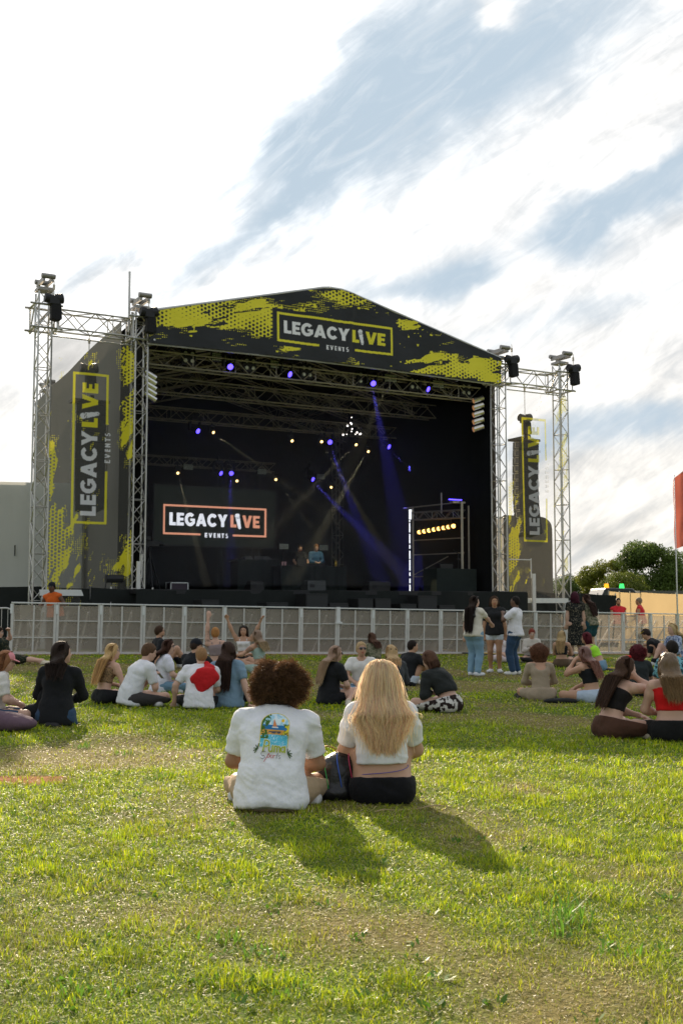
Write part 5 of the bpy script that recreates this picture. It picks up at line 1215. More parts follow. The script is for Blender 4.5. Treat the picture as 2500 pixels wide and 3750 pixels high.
# grey sheeted side structure at the left
def grey_block(name, label, x0, x1, y0, y1, zt, zb=0, round_=0., m=GREY):
    c = Vector(((x0+x1)/2, y0, 0)); c.z = gz(c.x, c.y); th = thing(name, label, 'structure', c); w_ = x1-x0; H_ = zt-c.z
    prof = [(-w_/2, 0), (w_/2, 0)]+([(w_/2-round_+round_*cos(a), H_-round_+round_*sin(a)) for a in np.linspace(0, pi/2, 7)] if round_ else [(w_/2, H_)])+[(-w_/2, H_*1.02)]
    nx, nz = 60, 40; X_, Zn = np.meshgrid(np.linspace(-w_/2, w_/2, nx), np.linspace(0, 1, nz)); topz = H_*(1.02-.02*(X_+w_/2)/w_)
    if round_: e = np.clip((X_-(w_/2-round_))/round_, 0, 1); topz = topz-round_*(1-np.sqrt(1-e**2))
    V = np.stack([X_, .10*(fbm(X_*.8+Zn, Zn*H_*.5, seed=8)-.5), Zn*topz], -1).reshape(-1, 3); npmesh('front_sheet', V, grid_faces(nx, nz), m, th)
    MB().prism(prof, .12, y1-y0, lambda x, y, a: (x, a, y-.02)).build('side_sheet', m, th); return th
GREYL = mat('grey_sheeting_light', (.58, .59, .56), .75, transl=.25, var=.12, scale=1.0, bump=1.0, bscale=1.3, stretch=(1.2, 1, .3))
xa, xb = PX(-260, 33)[0], PX(300, 33)[0]; th = grey_block('sheeted_scaffold', 'tall structure covered in light grey sheeting at the left of the stage', xa, xb, 33, 34.0, CAMZ+443/F*33, m=GREYL)
MB().box(((58-1250)/F*33-(xa+xb)/2, -.09, 2.7), (.03, .02, .32)).build('slot', BLK, th)
TAUPE = mat('taupe_sheeting', (.16, .145, .12), .8, var=.1, scale=1.2, bump=.6, bscale=1.6)
grey_block('sheeted_scaffold', 'taupe sheeted structure with a rounded corner behind the right printed scrim', PX(1845, 43)[0], PX(2022, 43)[0], 43, 45, CAMZ+318/F*43, round_=.45, m=TAUPE)
# railing and post on the right wing
q = SL(1946, 2160, -.5); th = sthing('guard_rail', 'grey steel post and rail at the right end of the stage deck', 'railing', (q.x, -.6, DZ-.9)); MB().box((0, 0, .75), (.13, .06, 1.5)).tube((-.1, 0, 1.35), (-.1, 0, 2.0), .02, 6).tube((-1.0, 0, 1.95), (-.1, 0, 1.95), .02, 6).build('rail', GALV, th)
q = SL(498, 2100, -.5); th = sthing('guard_rail', 'grey steel post clamped to the tower left of the stage opening', 'railing', (q.x, -.7, DZ-.3)); MB().box((0, 0, .5), (.10, .05, 1.1)).tube((.1, 0, .6), (.1, 0, 1.25), .02, 6).build('rail', GALV, th)
q = SL(420, 2150, -.5); th = sthing('floor_light', 'black floor lamp on a stand on the left base beam', 'stage light', (q.x, -.42, DZ)); m = MB().tube((-.22, 0, .28), (.24, 0, .28), .11, 10)
for x in (-.2, -.05, .05, .2): m.tube((x, 0, .2), (x*1.2, 0, 0), .015, 5)
m.build('lamp_body', BLK, th)

# ------------------------------------------------------------------ flag, truck, trees
D = 30.; q = PX(2474, D); zb = gz(*q); th = thing('feather_flag', 'tall red banner flag on a white pole at the right edge', 'flag', (q[0], D, zb)); Hh = CAMZ+(2213-1738)/F*D-zb
MB().tube((0, 0, 0), (0, 0, Hh), .022, 8, .012).build('pole', mat('white_pole', (.75, .75, .75), .4), th, smooth=True)
nu, nz = 20, 60; T, S = np.meshgrid(np.linspace(0, .62, nu), np.linspace(0, 1, nz)); zlo = CAMZ+(2213-2012)/F*D-zb; ztp = Hh-.1+T*.8; V = np.stack([T-.02, .06*np.sin(T*9+S*3)+.03*np.sin(S*9), (zlo+T*.35)*(1-S)+ztp*S], -1).reshape(-1, 3)
npmesh('flag_cloth', V, grid_faces(nu, nz), mat('red_flag', (.50, .13, .09), .8, var=.08, transl=.35, bump=.3, bscale=3), th)
D = 58.; q = PX(2262, D); zb = gz(*q); th = thing('service_truck', 'dark truck with green and amber beacons behind the beige fence', 'truck', (q[0], D, zb)); zt = CAMZ+60/F*D-zb
prof = [(-1.0, .45), (1.0, .45), (1.0, zt-.25), (.80, zt-.03), (-.75, zt), (-.98, zt-.45)]
MB().prism(prof, 0, 3.4, lambda x, y, a: (x*.92, a, y)).build('cab', mat('truck_paint', (.02, .025, .03), .3), th, bevel=.08); MB().box((-.02, -.012, zt-.5), (1.5, .02, .55)).build('windscreen', mat('dark_glass', (.03, .04, .04), .1), th)
MB().box((2.4, 1.6, zt/2+.1), (2.6, 3.0, zt-.5)).build('body_box', mat('truck_grey', (.10, .10, .09), .5), th)
for x, c in ((-.45, (1, .35, .02)), (.35, (.05, .9, .15))): MB().tube((x, .8, zt-.02), (x, .8, zt+.22), .14, 10, .10).build('beacon', emit('beacon_%d' % int(x*10), c, 1.3), th)
for x in (-.8, .8): MB().tube((x-.12, .6, .45), (x+.12, .6, .45), .45, 16).build('wheel', BLK, th)
def tree(label, px, D, W_, H_, seed, dense=1., warm=0.):
    r = np.random.default_rng(seed); x, y = PX(px, D); zb = float(gz(min(x, 30), min(y, 60))); th = thing('tree', label, 'tree', (x, y, zb), 0, 'trees beyond the fence')
    m = MB(); m.tube((0, 0, -.2), (0, 0, H_*.4), .22*H_/8, 8, .12*H_/8); limbs = []
    ncl = int(34*dense); cl = []
    for k in range(ncl):
        a = r.uniform(0, 2*pi); t = r.uniform(-.9, 1); rr = sqrt(max(0, 1-t*t*.9))*r.uniform(.45, .86); c = np.array([cos(a)*rr*W_/2, sin(a)*rr*W_/2, H_*.56+t*H_*.36]); cl.append((c, r.uniform(.12, .24)*W_/2*1.5))
        if k % 4 == 0: m.tube((0, 0, H_*.33), tuple(c*[.8, .8, 1]), .05, 5, .015)
    m.build('trunk', mat('bark', (.09, .065, .045), .9), th)
    V, C = [], []
    for c, rad in cl:
        n = int(520*dense); d = r.normal(size=(n, 3)); d /= np.linalg.norm(d, axis=1)[:, None]; p = c+d*(rad*r.uniform(.55, 1.12, (n, 1)))*[1, 1, .75]
        s = r.uniform(.07, .15, (n, 1))*H_/8; a = r.normal(size=(n, 3)); a /= np.linalg.norm(a, axis=1)[:, None]; b = np.cross(a, d+.3*r.normal(size=(n, 3))); b /= np.linalg.norm(b, axis=1)[:, None]+1e-6
        V.append(np.stack([p-a*s, p+b*s*.6, p+a*s, p-b*s*.6], 1).reshape(-1, 3)); g = r.uniform(.7, 1.3)*np.repeat(r.uniform(.8, 1.2, n), 4); col = np.array([.085+.07*warm, .13+.045*warm, .022]); cc = np.ones((4*n, 4)); cc[:, :3] = col*g[:, None]; C.append(cc)
    V = np.concatenate(V); C = np.concatenate(C); i = np.arange(len(V)//4)*4
    npmesh('crown', V, np.stack([i, i+1, i+2, i+3], 1), mat('leaves', attr=True, rough=.55, var=.1, transl=.4, spec=.3), th, cols=C, smooth=False)
tree('large rounded dark green tree above the beige fence', 2370, 110, 8.4, 7.9, 1, 1.5)
tree('yellow green tree left of the large rounded tree', 2222, 122, 6.6, 6.9, 2, 1.2, 1.)
tree('low sunlit tree between the yellow green tree and the large one', 2275, 104, 4.8, 4.9, 3, 1., .6)
tree('far low tree beside the right truss tower', 2122, 130, 6.0, 5.4, 4, 1., .3)
tree('dark bushy tree at the right edge behind the flag pole', 2520, 125, 4.4, 3.6, 5, 1.)
tree('low dark tree seen through the right outer truss tower', 2050, 128, 5.6, 4.8, 6, 1.)
tree('small far tree left of the far low tree', 1985, 140, 5, 3.6, 8, 1.)

# yellow-edged grey cable ramp winding over the grass on the right
pts = [G(x, y) for x, y in ((1560, 2378), (1660, 2390), (1790, 2400), (1923, 2414), (2020, 2434), (2119, 2444), (2238, 2456), (2389, 2471), (2520, 2482))]
def strip(name, off0, off1, zz, m, parent):
    V = []; 
    for k, p in enumerate(pts):
        for o in (off0, off1): V.append((p.x, p.y+o, gz(p.x, p.y+o)+zz))
    for k, p in enumerate(pts):
        for o in (off0, off1): V.append((p.x, p.y+o, gz(p.x, p.y+o)-.01))
    n = len(pts); Fq = []
    for k in range(n-1): a = 2*k; Fq += [(a, a+2, a+3, a+1), (a, a+2*n, a+2*n+2, a+2), (a+1, a+3, a+2*n+3, a+2*n+1)]
    return npmesh(name, np.array(V), np.array(Fq), m, parent, smooth=False)
th = thing('cable_ramp', 'grey cable ramp with a yellow edge winding over the grass at right', 'cable ramp', (0, 0, 0))
strip('ramp_base', -.42, .0, .045, mat('grey_rubber', (.10, .095, .09), .8), th); strip('yellow_edge', -.02, .22, .06, mat('yellow_plastic', (.72, .48, .04), .6), th)
# ------------------------------------------------------------------ people
BLK_T, WHT_T = (.014, .015, .017), (.70, .71, .74)
LT, MD, TN, DK = (.56, .35, .26), (.50, .29, .19), (.42, .23, .13), (.13, .07, .045)
DENIM, PALEJ, DARKJ = (.16, .27, .37), (.48, .54, .60), (.035, .07, .13)
def patt(nm, c, c2, sc_, lo, hi): return mat(nm, c, .85, var=.1, scale=14, bump=.3, bscale=20, blotch=(c2, sc_, lo, hi), spec=.15)
FLORAL = patt('floral_cloth', (.012, .014, .014), (.42, .36, .26), 55, .60, .64)
FLORG = patt('floral_green_cloth', (.015, .022, .016), (.35, .28, .14), 48, .60, .66)
COW = patt('cow_print', (.62, .60, .56), (.03, .02, .018), 9, .50, .53)
CAMO = patt('camouflage', (.11, .12, .07), (.26, .24, .17), 16, .48, .52); LEO = patt('leopard_print', (.30, .19, .10), (.03, .02, .015), 60, .52, .56)
BLUEP = patt('blue_print', (.40, .46, .58), (.08, .12, .24), 22, .5, .55); TEALP = patt('teal_print', (.18, .42, .48), (.03, .06, .08), 18, .5, .56); PINKP = patt('pink_print', (.72, .66, .66), (.55, .25, .28), 16, .56, .6)

# the couple in front
I1 = person(992, 2962, -2, 'man with curly brown afro in a white t-shirt with beach picture, before the camera', None, ((.12, .24, .075), (-1, .12, .08), (-.12, .30, .075), (1, .12, .08)), 'lap', 20, 2, (16, -20), 'm', 1.17, skin=(.36, .19, .11),
            hair=('none', (.06, .03, .015)), top=('tee', (.76, .77, .80)), bottom=('trousers', (.46, .34, .22)), h=.0068, group='couple sitting in the foreground', scale=.945)
I2 = person(1400, 2938, 3, 'woman with long straight blonde hair in a white crop top and black trousers', None, ((-.12, .44, .09), (-.1, .3, 1), (.14, .46, .09), (.1, .3, 1)), 'lap', 8, 0, (0, -4), 'f', 1.04, skin=(.50, .30, .20),
            hair=('none', (.5, .35, .16)), top=('tee', (.76, .77, .80), fab((.76, .77, .80)), .38), bottom=('trousers', (.010, .010, .012), fab((.010, .010, .012)), .03), h=.0068, group='couple sitting in the foreground', scale=.965)
# afro: soft core and thousands of curled strands
def afro(I, n, R, col, col2):
    H = I['hp']; M = np.stack([I['hr'], I['hf'], I['hu']], 1); core = Field(.012, .02); core.ball(H(.004, -.02, .035), (R*.72, R*.74, R*.68), M)
    core.ball(H(.0, -.06, -.05), (R*.62, R*.5, R*.55), M); core.cut.append(('b', H(0, .15, -.05), A3(.08, .08, .11), M))
    V, Q = core.mesh(); N = vnormals(V, Q); V = V+N*(.03*(fbm(V[:, 0]*26, V[:, 1]*26, V[:, 2]*26, o=3)-.5))[:, None]; ho = npmesh('hair', V, Q, hair_mat(col), I['root'])
    curls(I['root'], M, H(.004, -.03, .012), R, n, col, col2).parent = ho
afro(I1, 17000, .184, (.028, .015, .008), (.12, .062, .030))  # paler tip colour stands in for rim light on the curls
# long blonde hair combed down over the back
def blonde(I, n, Lh):
    H = I['hp']; N_, C_, fw = I['N'], I['C'], I['fwl']; fi = rng.uniform(-1.75, 1.75, n); lay = rng.uniform(.0, 1, n); s, c = np.sin(fi), np.cos(fi)
    part = rng.uniform(-.012, .012, n)
    def hv(x, y, z): return H(0, 0, 0)[None]+x[:, None]*I['hr']+y[:, None]*I['hf']+z[:, None]*I['hu']
    g = 1+.16*lay; top = hv(part+s*.018, .05-.085*c*rng.uniform(.0, 1.1, n), .122+.012*lay+0*s)
    q1 = hv(s*.070*g, -.015-c*.075*g, .095+.01*lay); q2 = hv(s*.102*g, -.02-c*.108*g, -.005+0*s); q3 = hv(s*.114*g, -.030-c*.110*g, -.115+0*s)
    dn = -nrm(C_-I['W']+A3(0, 0, .4)); base = N_-fw*.125; wob = rng.normal(0, .017, n); ln = Lh*(.80+.28*rng.random(n))*(1-.42*np.abs(s)**3)
    wave = .012*np.sin(fi*7)+wob
    sh = np.where(np.abs(s) > .8, 1.0, 0); q4 = base[None]+(s*.136+wave)[:, None]*I['sx']-fw[None]*(.020+.028*lay+.030*c)[:, None]+dn[None]*(.075)
    def bk(t_, w_): return base[None]+((s*w_*.88+wave*1.5))[:, None]*I['sx']-fw[None]*(.030+.028*lay+.014*c*0)[:, None]+dn[None]*(ln*t_)[:, None]
    P = catmull(np.stack([top, q1, q2, q3, q4, bk(.5, .150), bk(.8, .118), bk(1., .100)], 1), 20)
    frz = rng.normal(0, 1, (n, 1, 3))*np.linspace(0, 1, 20)[None, :, None]**1.5*.012; P = P+frz+.0035*np.sin(np.linspace(0, 9, 20)[None, :, None]*rng.uniform(.6, 1.6, (n, 1, 1))+rng.uniform(0, 6, (n, 1, 3)))
    fly = rng.random(n) < .06; P[fly] += (rng.normal(0, 1, (fly.sum(), 1, 3))*A3(1.6, .6, .5))*np.linspace(0, 1, 20)[None, :, None]*.035
    r = rng.random((n, 1, 1)); root, tip = np.array([.96, .82, .56]), np.array([.95, .76, .48]); tt = np.linspace(0, 1, 20)[None, :, None]
    col = (root*(1-tt)+tip*tt)*(.72+.5*r); pink = (rng.random(n) < .13)[:, None, None]; col = np.where(pink, col*np.array([.85, .62, .72]), col); band = (.72+.6*fbm(fi*4, lay*3+np.zeros(n), o=3, seed=8))[:, None, None]; col = col*band
    core = Field(.010, .014); M = np.stack([I['hr'], I['hf'], I['hu']], 1); core.ball(H(0, -.015, .025), (.088, .105, .100), M); core.ball(H(0, -.045, -.05), (.090, .070, .11), M); core.cut.append(('b', H(0, .125, -.035), A3(.075, .085, .10), M))
    core.ell(H(0, -.055, -.08), N_-fw*.125+dn*.05, (.095, .040), (.118, .022), I['sx']); core.ell(N_-fw*.125+dn*.05, N_-fw*.15+dn*Lh*.70, (.118, .020), (.080, .010), I['sx'])
    V, Q = core.mesh(); ho = npmesh('hair', V, Q, hair_mat((.75, .55, .30)), I['root']); o = strands('hair_strands', I['root'], P, .0016, col, mat('hair_strands_pale', attr=True, rough=.32, var=0., transl=.5, spec=.45), .5); o.parent = ho
blonde(I2, 12000, .315)
# violet cord round the waist
c0 = I2['P']*.45+I2['W']*.55; pts = [tuple(c0+A3(.172*cos(a), .122*sin(a), .012+.030*cos(a)+.008*sin(2*a)-.03)) for a in np.linspace(0, 2*pi, 40)]
MB().path(pts, .0026, 5).build('waist_cord', mat('violet_cord', (.12, .10, .38), .6), I2['root'])
# picture printed on the man's shirt
def print_shirt(I, obj_name='t_shirt'):
    from mathutils.bvhtree import BVHTree
    ob = [o for o in I['root'].children if o.name.startswith(obj_name)][0]; me = ob.data; bvh = BVHTree.FromPolygons([v.co for v in me.vertices], [p.vertices[:] for p in me.polygons])
    W_, H_ = .30, .37; nu, nz = 200, 246; x, z = np.meshgrid(np.linspace(0, W_, nu), np.linspace(0, H_, nz)); C = np.zeros(x.shape+(4,)); X = (x-.15)/.108; Z = (z-.115)/.245    # arch: X -1..1, Z 0..1
    arch = (np.abs(X) < 1) & (Z > 0) & (Z < .68) | ((X**2+((Z-.68)/.32)**2 < 1) & (Z >= .68)); inner = (np.abs(X) < .95) & (Z > .0) & (Z < .68) | ((X**2/.9+((Z-.68)/.30)**2 < 1) & (Z >= .68))
    n = fbm(x*60, z*60, o=3, seed=3); C[arch] = (.72, .60, .10, 1)
    def fill(m, c): C[m & inner] = tuple(c)+(1,)
    fill(Z > -1, (.38, .66, .80)); fill((Z > .66) & (n > .52), (.70, .82, .86)); fill((Z > .52) & (Z < .66), (.03, .20, .50)); fill((Z > .36+.03*X) & (Z <= .52), (.72, .38, .08)); fill(Z <= .38-.05*X**2, (.10, .50, .68))
    fill((Z <= .36) & (np.abs(n-.5) < .02), (.6, .8, .85)); fill((np.abs(X+.0) < .45) & (np.abs(Z-.44-.02*X) < .035) & (n > .40), (.10, .10, .13))
    fill(((X+.12)*1.0 > (Z-.62)*-.1-.22) & (X < .16-(Z-.62)*1.1) & (Z > .62) & (Z < .84) & (X > -.14+(Z-.62)*.2), (.72, .26, .10)); fill((np.abs(X-.02) < .22) & (np.abs(Z-.595) < .018), (.8, .8, .8))
    fill((X-.52)**2+((Z-.80)*2.2)**2 < .011, (.85, .55, .03)); fill((X < -.42+.30*np.sin(Z*9)*.4) & (n > .42) & (Z > .25), (.06, .15, .03)); fill((X > .60+.1*np.sin(Z*14)) & (n > .45) & (Z > .35) & (Z < .7), (.10, .18, .04)); fill((X > .55) & (n > .60) & (Z > .38) & (Z < .66), (.75, .62, .05))
    def stroke(pts, w_, c):
        d = np.full(x.shape, 9.)
        for (ax_, ay), (bx, by) in zip(pts, pts[1:]):
            t_ = np.clip(((x-ax_)*(bx-ax_)+(z-ay)*(by-ay))/((bx-ax_)**2+(by-ay)**2+1e-12), 0, 1); d = np.minimum(d, np.hypot(x-ax_-(bx-ax_)*t_, z-ay-(by-ay)*t_))
        C[d < w_] = tuple(c)+(1,)
    def arcp(cx, cy, rx, ry, a0, a1, k=12): return arc(cx, cy, rx, ry, a0, a1, k)
    def word(c, w_, dx=0, dz=0):
        o = lambda L: [(px_+dx, pz+dz) for px_, pz in L]
        stroke(o([(.078, .085), (.086, .165)]), w_, c); stroke(o([(.086, .163)]+arcp(.096, .143, .024, .021, 95, -95)+[(.084, .122)]), w_, c)
        stroke(o([(.122, .128), (.122, .10)]+arcp(.134, .100, .012, .014, 180, 360)+[(.147, .128)]), w_, c); stroke(o([(.147, .128), (.148, .088)]), w_, c)
        stroke(o([(.162, .086), (.162, .125)]+arcp(.172, .112, .010, .014, 180, 0)+[(.182, .086)]), w_, c); stroke(o([(.182, .112)]+arcp(.192, .110, .010, .014, 180, 0)+[(.203, .086)]), w_, c)
        stroke(o(arcp(.224, .104, .013, .018, 20, 380)), w_, c); stroke(o([(.238, .124), (.240, .084)]), w_, c)
    word((.80, .80, .72), .0085); word((.36, .42, .05), .0055)
    red, blk = (.55, .03, .05), (.05, .05, .06)
    stroke(arcp(.088, .068, .022, .018, 60, 250)+arcp(.078, .045, .018, .012, 70, -150), .0022, blk)
    stroke([(.125, .072), (.092, .012)], .0028, red); stroke(arcp(.122, .055, .012, .012, 120, -150), .0025, red)
    stroke(arcp(.146, .052, .009, .011, 0, 360), .0022, red); stroke([(.162, .062), (.158, .040)], .0022, red); stroke(arcp(.168, .052, .008, .008, 140, 40), .0022, red)
    stroke([(.190, .078), (.182, .040)], .0022, blk); stroke([(.178, .064), (.198, .064)], .002, blk); stroke(arcp(.206, .056, .007, .006, 60, 250)+arcp(.204, .044, .007, .006, 70, -140), .0022, blk)
    for cx, cz, s_ in ((.035, .10, -1), (.262, .075, 1)):
        for a in (-50, -15, 20, 60, 100): e = (cx+.030*cos(radians(a if s_ > 0 else 180-a)), cz+.034*sin(radians(a-20))); stroke([(cx, cz), e], .0042, (.05, .10, .03))
    keep = C[..., 3] > 0
    V = np.zeros(x.shape+(3,)); ok = np.zeros(x.shape, bool); a = radians(-3.5); x0, z0 = -.135, .305
    for i in range(nz):
        for j in range(nu):
            X_, Z_ = x[i, j]-.15, z[i, j]; X_ *= .86; Z_ *= .84; wx = x0+.15+X_*cos(a)+Z_*sin(-a)*.9+.0; wz_ = z0+Z_*cos(a)+X_*sin(a)
            h_ = bvh.ray_cast(Vector((wx, -1.5, wz_)), Vector((0, 1, 0)))
            if h_[0] is not None: V[i, j] = (wx, h_[0].y-.0045, h_[0].z); ok[i, j] = True
    keep &= ok; Fq = grid_faces(nu, nz); kf = keep.ravel()[Fq].all(1); Fq = Fq[kf]; used = np.unique(Fq); mp = np.zeros(nu*nz, int); mp[used] = np.arange(len(used))
    o = npmesh('printed_picture', V.reshape(-1, 3)[used], mp[Fq], mat('shirt_print', attr=True, rough=.7, var=.05, spec=.2), I['root'], cols=C.reshape(-1, 4)[used]); o.parent = ob
print_shirt(I1)

# ---- left side
person(205, 2655, 0, 'woman in a black long-sleeved top with shoulder-length black hair, sitting alone at left', 2350, 'kneel', 'lap', 10, 2, (55, 0), 'f', 1.05, LT, ('long', (.022, .013, .009), .30), ('long', BLK_T), ('jeans', DARKJ), (.02, .02, .02))
person(-28, 2650, -75, 'girl in a pink cap and white top cut off by the left edge', 2385, 'cross', 'lap', 12, 0, (0, -10), 'f', 1., LT, ('long', (.30, .14, .07), .25), ('tee', (.66, .64, .60)), ('shorts', DARKJ), wear=('cap_pink', 'glasses'))
person(22, 2432, -85, 'woman in a dark floral dress leaning back at the left edge near the barrier', 2296, ((-.10, .86, .08), (-.2, 0, 1), (.05, .98, .07), (.2, 0, 1)), ((-.20, .02, .78), (-1, .5, -.4), (.34, -.30, .05), (.4, -1, 0)), -22, 0, (10, -8), 'f', 1.15, LT, ('long', (.03, .018, .012), .35), ('dress', (0, 0, 0), FLORG), None, (.62, .55, .42))
person(378, 2576, -45, 'long haired blonde woman in a leopard print top beside the boy in white', 2358, 'cross', 'lap', 14, 0, (25, 0), 'f', .95, LT, ('long', (.50, .33, .15), .52), ('tank', (0, 0, 0), LEO), ('trousers', BLK_T))
IB = person(478, 2585, -55, 'young man with short brown hair in a white t-shirt and grey trousers looking down', 2355, 'cross', 'phone', 24, 0, (8, -18), 'm', 1., LT, ('short', (.10, .055, .03)), ('tee', WHT_T), ('trousers', (.055, .05, .05)))
person(592, 2450, -62, 'bearded man in a black t-shirt leaning back on one arm near the barrier', 2290, 'knees', 'prop_both', -8, 0, (12, 0), 'm', 1., MD, ('short', (.05, .028, .016)), ('tee', BLK_T), ('trousers', BLK_T), wear=('beard',))
person(590, 2535, -75, 'woman with long dark hair and glasses in a white t-shirt seen from the side', 2355, 'cross', 'lap', 10, 0, (10, 0), 'f', 1.15, LT, ('long', (.05, .022, .014), .34), ('tee', (.70, .70, .78)), ('jeans', DENIM), wear=('glasses',))
person(700, 2530, -25, 'man in a black cap and black t-shirt in the middle of the left group', 2338, 'cross', 'eat_r', 12, 0, (45, -5), 'm', 1.08, MD, ('short', (.04, .025, .018)), ('tee', BLK_T), ('shorts', (.1, .1, .11)), wear=('cap_black',))
IH = person(728, 2596, 8, 'man with short fair hair in a white t-shirt with a red hoodie over his shoulder', 2370, 'cross', ((-.36, .16, .10), (-.8, -.5, -.1), (.07, .32, .24), (1, -.3, -.6)), 16, 4, (-10, -4), 'm', 1.12, LT, ('short', (.30, .17, .08)), ('tee', (.74, .74, .77)), ('trousers', BLK_T))
person(835, 2588, -12, 'woman in a blue t-shirt with very long dark hair propped on her right arm', 2350, 'reach_r', 'prop_r', 2, -3, (-48, 0), 'f', 1.18, LT, ('long', (.045, .025, .018), .55), ('tee', (.19, .29, .38)), ('leggings', BLK_T), (.60, .60, .56))
person(792, 2458, 15, 'ginger haired woman with an updo raising one tattooed arm', 2296, 'cross', 'wave_l', 6, -2, (5, 8), 'f', 1., LT, ('bun', (.42, .20, .07)), ('tank', (.25, .2, .2)), ('shorts', DARKJ), wear=('tattoo',))
person(892, 2432, 178, 'smiling woman in a white tank top raising both arms', 2290, 'cross', 'up', 2, 0, (0, 5), 'f', 1., MD, ('long', (.03, .018, .014), .25), ('tank', (.74, .73, .72)), ('shorts', BLK_T), wear=('sunglasses_up',))
person(952, 2468, 55, 'woman with tattooed arm in a mint green top and shorts, seen from behind', 2308, 'forward', 'knees', 8, 0, (0, 0), 'f', 1.02, MD, ('wavy', (.20, .12, .07), .32, (.50, .38, .22)), ('tank', (.34, .46, .42)), ('shorts', (.34, .46, .42)), wear=('tattoo',))
# ---- middle group
person(1205, 2578, -58, 'woman with long light brown hair in a black dress, left of the middle group', 2365, 'side_r', 'lap', 10, 0, (10, 0), 'f', 1.08, LT, ('long', (.26, .15, .09), .5, (.52, .38, .24)), ('tee', BLK_T), ('hotpants', BLK_T), (.55, .52, .42), wear=('sunglasses',))
person(1325, 2548, 172, 'woman facing the camera in a white puff-sleeved blouse and sunglasses', 2348, 'cross', 'lap', 5, 0, (-22, 2), 'f', 1.1, MD, ('bun', (.42, .29, .15)), ('puff', (.74, .72, .68)), ('jeans', DENIM), wear=('sunglasses',))
person(1440, 2562, 12, 'blonde woman in a grey jacket with a black bow in her hair', 2372, 'cross', 'lap', 14, 0, (-10, 0), 'f', 1.12, LT, ('long', (.48, .33, .17), .27), ('jacket', (.055, .06, .065)), ('trousers', BLK_T), wear=('black_bow',))
person(1372, 2452, 35, 'brown haired person in a camouflage jacket close to the barrier', 2338, 'cross', 'lap', 12, 0, (5, 0), 'f', 1., LT, ('long', (.09, .045, .028), .3), ('jacket', (0, 0, 0), CAMO), ('trousers', BLK_T))
person(1488, 2512, -48, 'dark haired man in a black t-shirt and pale denim shorts, turned to the right', 2343, 'knees', 'knees', 16, 0, (30, 0), 'm', 1.05, MD, ('short', (.018, .012, .01)), ('tee', BLK_T), ('shorts', PALEJ), (.72, .72, .70))
person(1645, 2606, 48, 'brown haired woman bending forward in a black denim jacket and cow print trousers', 2386, 'cross', 'lap', 30, -4, (-5, -22), 'f', 1.05, LT, ('bob', (.10, .05, .03)), ('jacket', (.022, .025, .024)), ('trousers', (0, 0, 0), COW), (.6, .6, .58))
# ---- right side
person(1980, 2566, 0, 'woman with curly brown hair in a beige open-backed bodysuit', 2363, 'cross', 'lap', 12, 0, (0, -5), 'f', 1.06, MD, ('curly', (.09, .04, .022)), ('body', (.35, .28, .20)), ('shorts', (.35, .28, .20)), (.05, .05, .045))
person(2168, 2572, 50, 'woman with long pinkish hair in a black strappy top and pale denim shorts', 2368, 'cross', 'eat_l', 12, 0, (5, 0), 'f', 1.12, MD, ('wavy', (.16, .07, .05), .42, (.38, .19, .14)), ('tank', BLK_T), ('hotpants', (.46, .55, .66)), (.6, .6, .6), wear=('sunglasses_up',))
person(2232, 2700, -62, 'woman eating, in a black tube top and brown trousers with a red hair bow', 2403, 'cross', 'eat_r', 24, 0, (12, 0), 'f', 1.06, LT, ('long', (.065, .035, .022), .52), ('tube', (.016, .014, .014)), ('trousers', (.075, .035, .022)), (.42, .36, .27), wear=('red_bow',))
person(2462, 2712, 2, 'woman with wavy golden brown hair in a red strappy crop top at the right edge', 2392, 'cross', 'lap', 8, 0, (5, 0), 'f', 1.2, LT, ('wavy', (.14, .085, .04), .38, (.30, .19, .09)), ('tank', (.55, .012, .012)), ('trousers', (.012, .013, .015)), (.4, .38, .34))
person(2340, 2550, -8, 'person with curly maroon hair in a dark t-shirt behind the woman eating', 2370, 'cross', 'lap', 10, 0, (15, 0), 'f', 1.05, LT, ('curly', (.08, .012, .016)), ('tee', (.028, .035, .035)), ('trousers', (.45, .40, .30)))
person(2475, 2566, 8, 'dark haired man in a teal patterned shirt behind the woman in red', 2344, 'cross', 'lap', 10, 0, (-10, 0), 'm', 1.05, MD, ('short', (.02, .016, .013)), ('tee', (0, 0, 0), TEALP), ('trousers', BLK_T))
person(2422, 2436, 78, 'man in black with yellow sunglasses pushed up, bending over his hands', 2302, 'knees', 'phone', 30, 0, (8, -32), 'm', 1.05, MD, ('short', (.03, .02, .016)), ('tee', BLK_T), ('trousers', (.02, .022, .03)), (.6, .6, .6), wear=('yellow_glasses',))
person(2478, 2440, 110, 'blonde woman in a blue patterned shirt at the right edge by the barrier', 2282, 'knees', 'lap', 8, 0, (0, 0), 'f', 1., LT, ('long', (.50, .37, .19), .35), ('long', (0, 0, 0), BLUEP), ('trousers', BLK_T))
person(2055, 2444, -22, 'blonde woman in a black top holding up a phone below the barrier', 2310, 'side_r', 'phone', 6, 0, (12, 0), 'f', 1., MD, ('long', (.42, .30, .15), .42), ('tank', BLK_T), ('trousers', (.12, .08, .05)))
person(2195, 2456, 62, 'woman with maroon hair in a bright yellow green top', 2316, 'cross', 'phone', 30, 0, (0, 0), 'f', 1.05, MD, ('bob', (.09, .012, .018)), ('tank', (.38, .80, .05)), ('hotpants', DENIM), wear=('sunglasses_up',))
person(1944, 2425, 180, 'red haired woman in a cream top looking down at her phone', 2302, 'cross', 'phone', 14, 0, (0, -18), 'f', 1., LT, ('bun', (.20, .04, .025)), ('long', (.58, .54, .48)), ('trousers', (.03, .03, .03)))
